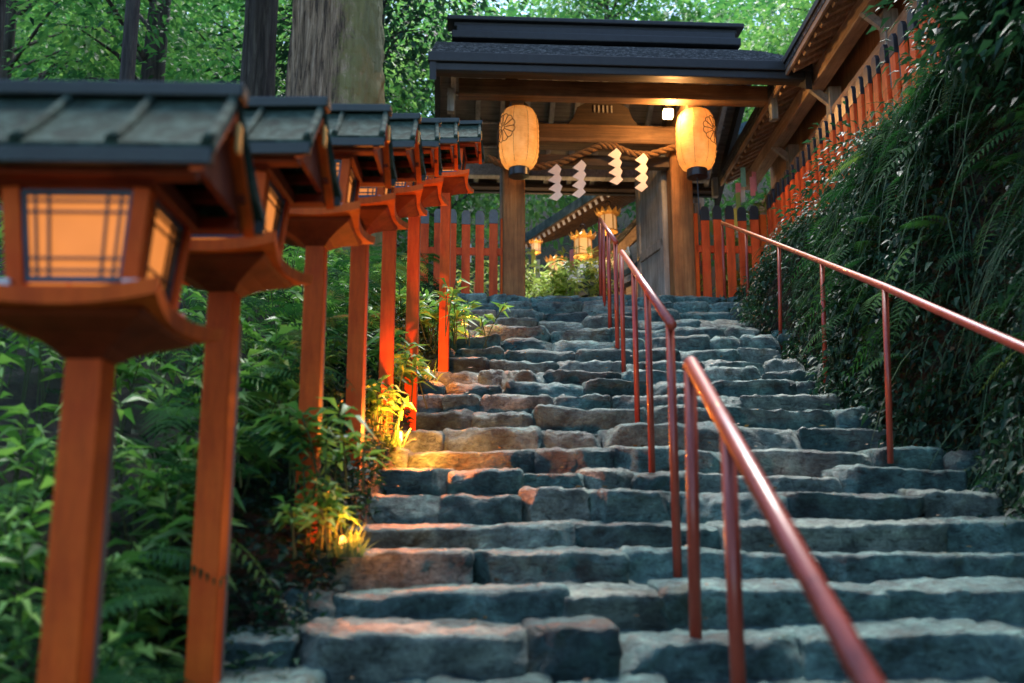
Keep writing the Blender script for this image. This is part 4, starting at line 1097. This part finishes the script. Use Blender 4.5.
# tanabata bamboo with paper strips
def tanabata(px, d, n_st, sp, h0, h1, label, strips=0):
    p = at(px, 300, d); p.z = LAND; root = empty('leafy_bamboo', p); Lb = Leaves(); st = []
    sasa_leaves(Lb, (0, 0, 0), n_st, sp, h0, h1, (.12, .24), (.2, 1.0), st, 44)
    tag(stems_mesh(st, .0035).build('stalks', M['bamboo'], root, 0, False, False), kind='stuff'); Lb.build('foliage', M['bamboo'], root)
    tag(root, label, 'bamboo')
    cols = [(.8, .62, .1), (.75, .75, .72), (.2, .5, .45), (.75, .25, .3), (.3, .45, .12)]
    for k in range(strips):
        c = cols[k % 5]; nm = 'strip_paper_%d' % (k % 5)
        mat = bpy.data.materials.get(nm) or m_plain(nm, c, .7, var=.1)
        m4 = Matrix.Translation((random.gauss(0, sp[0] * 1.3), random.gauss(0, sp[1]) - .1, random.uniform(.6, 1.0) * h1)) @ Matrix.Rotation(random.uniform(-.9, .9), 4, 'Z')
        MB().box((0, 0, 0), (.075, .003, .30), m4).build('paper_strip', mat, root)
    return root
tanabata(556, 15.3, 75, (.40, .3), 1.15, 1.85, 'pale leafy bamboo decoration glowing by lantern light inside the gate opening', 6)
tanabata(748, 14.1, 7, (.10, .15), 1.5, 2.7, 'leafy bamboo branch with coloured paper strips above the orange fence', 14)
tanabata(722, 14.1, 10, (.28, .12), 1.0, 1.9, 'bamboo with bright paper strips seen through gaps of the orange fence', 30)
tanabata(462, 14.6, 10, (.35, .2), 1.0, 1.8, 'low leafy bamboo seen through the left picket fence', 8)

# ------------------------------------------------------------------ trees
def trunk_mesh(h, r0, r1, bend=(0, 0), furrow=0.0, n=40, rings=40, flare=.35):
    mb = MB(); vs = []; fs = []
    for i in range(rings + 1):
        t = i / rings; z = h * t - .4
        r = r0 + (r1 - r0) * t + r0 * flare * math.exp(-t * h / .8)
        cx = bend[0] * t * t; cy_ = bend[1] * t * t
        for k in range(n):
            a = 2 * math.pi * k / n
            w = noise.noise(Vector((math.cos(a) * 2.2, math.sin(a) * 2.2, z * .35))) * .10
            f = furrow * (abs(noise.noise(Vector((math.cos(a) * 13, math.sin(a) * 13, z * .4)))) * 2 - .5) if furrow else 0
            if furrow > .06 and math.cos(a) > .1:
                m_ = min(1, (math.cos(a) - .1) * 2.5); f = f * (1 - m_) + m_ * .055 * noise.turbulence(Vector((math.cos(a) * 5, math.sin(a) * 5, z * 3.2)), 4, True)
            rr = r * (1 + w) + f
            vs.append((cx + rr * math.cos(a), cy_ + rr * math.sin(a), z))
    for i in range(rings):
        for k in range(n): fs.append((i * n + k, i * n + (k + 1) % n, (i + 1) * n + (k + 1) % n, (i + 1) * n + k))
    return mb.add(vs, fs)
def crown(Lv, limbs, h, z0, rad, ncl, nper, leaf, tone, bend, flat=.55, cl=.55):
    for k in range(ncl):
        t = rng.uniform(0, 1); z = z0 + (h - z0) * t
        prof = math.sin(math.pi * (0.18 + .80 * t)) ** .8
        a = rng.uniform(0, 2 * np.pi); r = rad * prof * rng.uniform(.25, 1.0) ** .6
        tz = z / h; c = np.array([bend[0] * tz * tz + r * math.cos(a), bend[1] * tz * tz + r * math.sin(a), z])
        s = cl * rng.uniform(.6, 1.4)
        q = c + rng.normal(0, 1, (nper, 3)) * np.array([s, s, s * flat])
        D = (q - c) * np.array([1, 1, .4]) + rvec(nper) * s * .5 + np.array([0, 0, -.25 * s])
        base = rng.uniform(*tone)
        L = rng.uniform(leaf * .6, leaf * 1.3, nper)
        Lv.add(q, D, L, L * rng.uniform(.4, .65, nper), np.clip(base + rng.normal(0, .12, nper), 0, 1), .15, .2)
        zt = max(z0 * .55, z - r * .55); tt = zt / h
        if k % 3 == 0: limbs.append([(bend[0] * tt * tt, bend[1] * tt * tt, zt), tuple((np.array([bend[0] * tt * tt, bend[1] * tt * tt, zt]) + c) / 2 + np.array([0, 0, .15 * r])), tuple(c)])
def tree(name, x, y, h, r0, z0, rad, ncl, nper, leaf, tone, label, mat='forest', bark='dark_bark', bend=(0, 0), furrow=0.0, r1=None, cl=.55, zb=None, group=None):
    z = float(ground_z(x, y)) if zb is None else zb
    root = empty(name, (x, y, z))
    trunk_mesh(h * .97, r0, r1 if r1 is not None else r0 * .25, bend, furrow, 160 if r0 > .3 else 40 if furrow else 16, 300 if furrow > .06 else 150 if furrow else 24).build('trunk', M[bark], root, 0, True, False)
    Lb = Leaves(); limbs = []
    crown(Lb, limbs, h, z0, rad, ncl, nper, leaf, tone, bend, cl=cl)
    lm = MB()
    for p in limbs: lm.tube(p, [r0 * .22, r0 * .12, r0 * .04], 6, False)
    if limbs: tag(lm.build('limbs', M[bark], root, 0, True, False), kind='stuff')
    Lb.build('crown', M[mat], root); tag(root, label, 'tree', group); return root
p = at(335, 100, 11.4)
tree('cedar_tree', p.x, 11.4, 17, .58, 8.5, 2.6, 60, 130, .16, (.0, .6), 'huge furrowed cedar trunk with moss on its right side, behind the third lantern', 'dark_leaf', 'cedar', (0, 0), .075, .42)
p = at(259, 60, 12.6)
tree('cedar_tree', p.x, 12.6, 16, .24, 8, 2.2, 50, 120, .16, (0, .6), 'dark medium trunk just left of the huge cedar', 'dark_leaf', 'dark_bark', (0, 0), .02, .2)
p = at(128, 60, 8.0)
tree('slender_tree', p.x, 8.0, 12, .062, 5.6, 1.8, 40, 110, .13, (.1, .8), 'thin straight dark trunk standing behind the two nearest lanterns', 'forest', 'dark_bark', (.02, 0), 0, .05)
p = at(155, 20, 17)
tree('broadleaf_tree', p.x, 17, 13, .30, 4.2, 3.0, 80, 130, .17, (.1, .8), 'dark forked tree trunk in the bright foliage right of the thin trunk', 'forest', 'dark_bark', (.3, 0))
p = at(20, 20, 10)
tree('cedar_tree', p.x - .35, 10, 14, .18, 4.0, 2.3, 110, 150, .13, (0, .6), 'dark evergreen tree at the upper left corner', 'dark_leaf', 'dark_bark')
p = at(415, 90, 15.5)
tree('broadleaf_tree', p.x - .8, 15.5, 9.2, .16, 2.6, 1.7, 90, 120, .13, (.2, .8), 'dark leaved tree between the huge cedar and the gate roof', 'dark_leaf', 'dark_bark', (.4, 0))
tree('maple_tree', -2.0, 27.5, 10.5, .22, 3.0, 3.0, 120, 150, .16, (.35, 1.0), 'bright green maple behind the left end of the gate roof')
tree('maple_tree', 3.2, 31, 13.5, .26, 5.0, 3.6, 130, 150, .18, (.4, 1.0), 'bright green maple behind the middle of the gate ridge')
tree('maple_tree', 9.5, 25, 14, .26, 5.0, 3.6, 140, 150, .17, (.5, 1.0), 'yellow green maple rising between gate roof and gallery roof')
tree('maple_tree', -6.5, 24, 13, .26, 3.5, 3.8, 130, 150, .18, (.35, 1.0), 'light green maple in the left background, behind the thin trunk')
tree('maple_tree', -11.5, 21, 12, .26, 3.0, 3.6, 120, 150, .18, (.3, .9), 'mid green maple in the far left background')
tree('shade_evergreen', 4.9, 4.0, 10, .28, 2.9, 2.7, 190, 150, .13, (0, .6), 'dark evergreen overhanging the right bank, added out of frame to shade it', 'dark_leaf', 'dark_bark', (-.3, 0), cl=.5)  # canopy added out of frame to keep sky light off the bank
for x_, y_, lb in ((-7.5, -6.5, 'unseen tall evergreen added behind the camera on the left to shade the stairs'), (7.5, -6.5, 'unseen tall evergreen added behind the camera on the right to shade the stairs')):  # unseen trees added behind the camera to block low front sky light
    tree('shade_evergreen', x_, y_, 15, .3, 2.0, 3.4, 130, 120, .24, (0, .5), lb, 'dark_leaf', 'dark_bark', cl=.8)
# far wood on the hillside
Lv = Leaves()
for k in range(820):
    y = rng.uniform(27, 58); x = rng.uniform(-.72, .72) * y + rng.uniform(-3, 3)
    z = float(ground_z(x, y)); h = rng.uniform(2.5, 11.0)
    base = rng.uniform(.2, 1.0); m = 190; s = rng.uniform(.9, 1.9)
    c = np.array([x, y, z + h]); v = rvec(m) * rng.uniform(.5, 1.0, (m, 1)) ** .5
    q = c + v * np.array([s * 1.2, s * 1.2, s])
    L = rng.uniform(.16, .38, m)
    Lv.add(q, v + rvec(m) * .6 + np.array([0, 0, -.3]), L, L * .6, np.clip(base + rng.normal(0, .12, m), 0, 1), .12, .15)
tag(Lv.build('forest', M['forest']), 'wooded hillside of bright green crowns behind the shrine', 'forest', kind='stuff')

# ------------------------------------------------------------------ light, world, camera
SUN_EL, SUN_ROT = R(62), R(6)
w = bpy.data.worlds.new('World'); S.world = w; w.use_nodes = True
nt = w.node_tree; bg = nt.nodes['Background']
sky = nt.nodes.new('ShaderNodeTexSky'); sky.sky_type = 'NISHITA'; sky.sun_disc = False
sky.sun_elevation = SUN_EL; sky.sun_rotation = SUN_ROT; sky.air_density = 1.0; sky.dust_density = 0.6; sky.ozone_density = 2.0
nt.links.new(sky.outputs[0], bg.inputs['Color']); bg.inputs['Strength'].default_value = 0.135
sl = bpy.data.lights.new('sun', 'SUN'); sl.energy = 1.7; sl.angle = R(22); sl.color = (1, .97, .92)
so = bpy.data.objects.new('sun', sl); COL.objects.link(so)
dvec = Vector((math.sin(SUN_ROT) * math.cos(SUN_EL), math.cos(SUN_ROT) * math.cos(SUN_EL), math.sin(SUN_EL)))
so.rotation_euler = dvec.to_track_quat('Z', 'Y').to_euler(); so.location = dvec * 30

cam = bpy.data.cameras.new('camera'); co = bpy.data.objects.new('camera', cam); COL.objects.link(co)
cam.sensor_width = 36; cam.lens = 36 * FPX / 1024; cam.clip_end = 500; cam.clip_start = .05
co.location = (0, 0, 0); co.rotation_euler = (math.pi / 2 + PITCH, 0, 0)
cam.dof.use_dof = True; cam.dof.focus_distance = 8.5; cam.dof.aperture_fstop = 1.8
S.camera = co
S.view_settings.view_transform = 'Standard'; S.view_settings.look = 'None'; S.view_settings.gamma = 1
S.view_settings.exposure = EXPOSURE
S.cycles.use_denoising = True
S.cycles.max_bounces = 8; S.cycles.diffuse_bounces = 3; S.cycles.transparent_max_bounces = 6
S.cycles.sample_clamp_indirect = 4.0
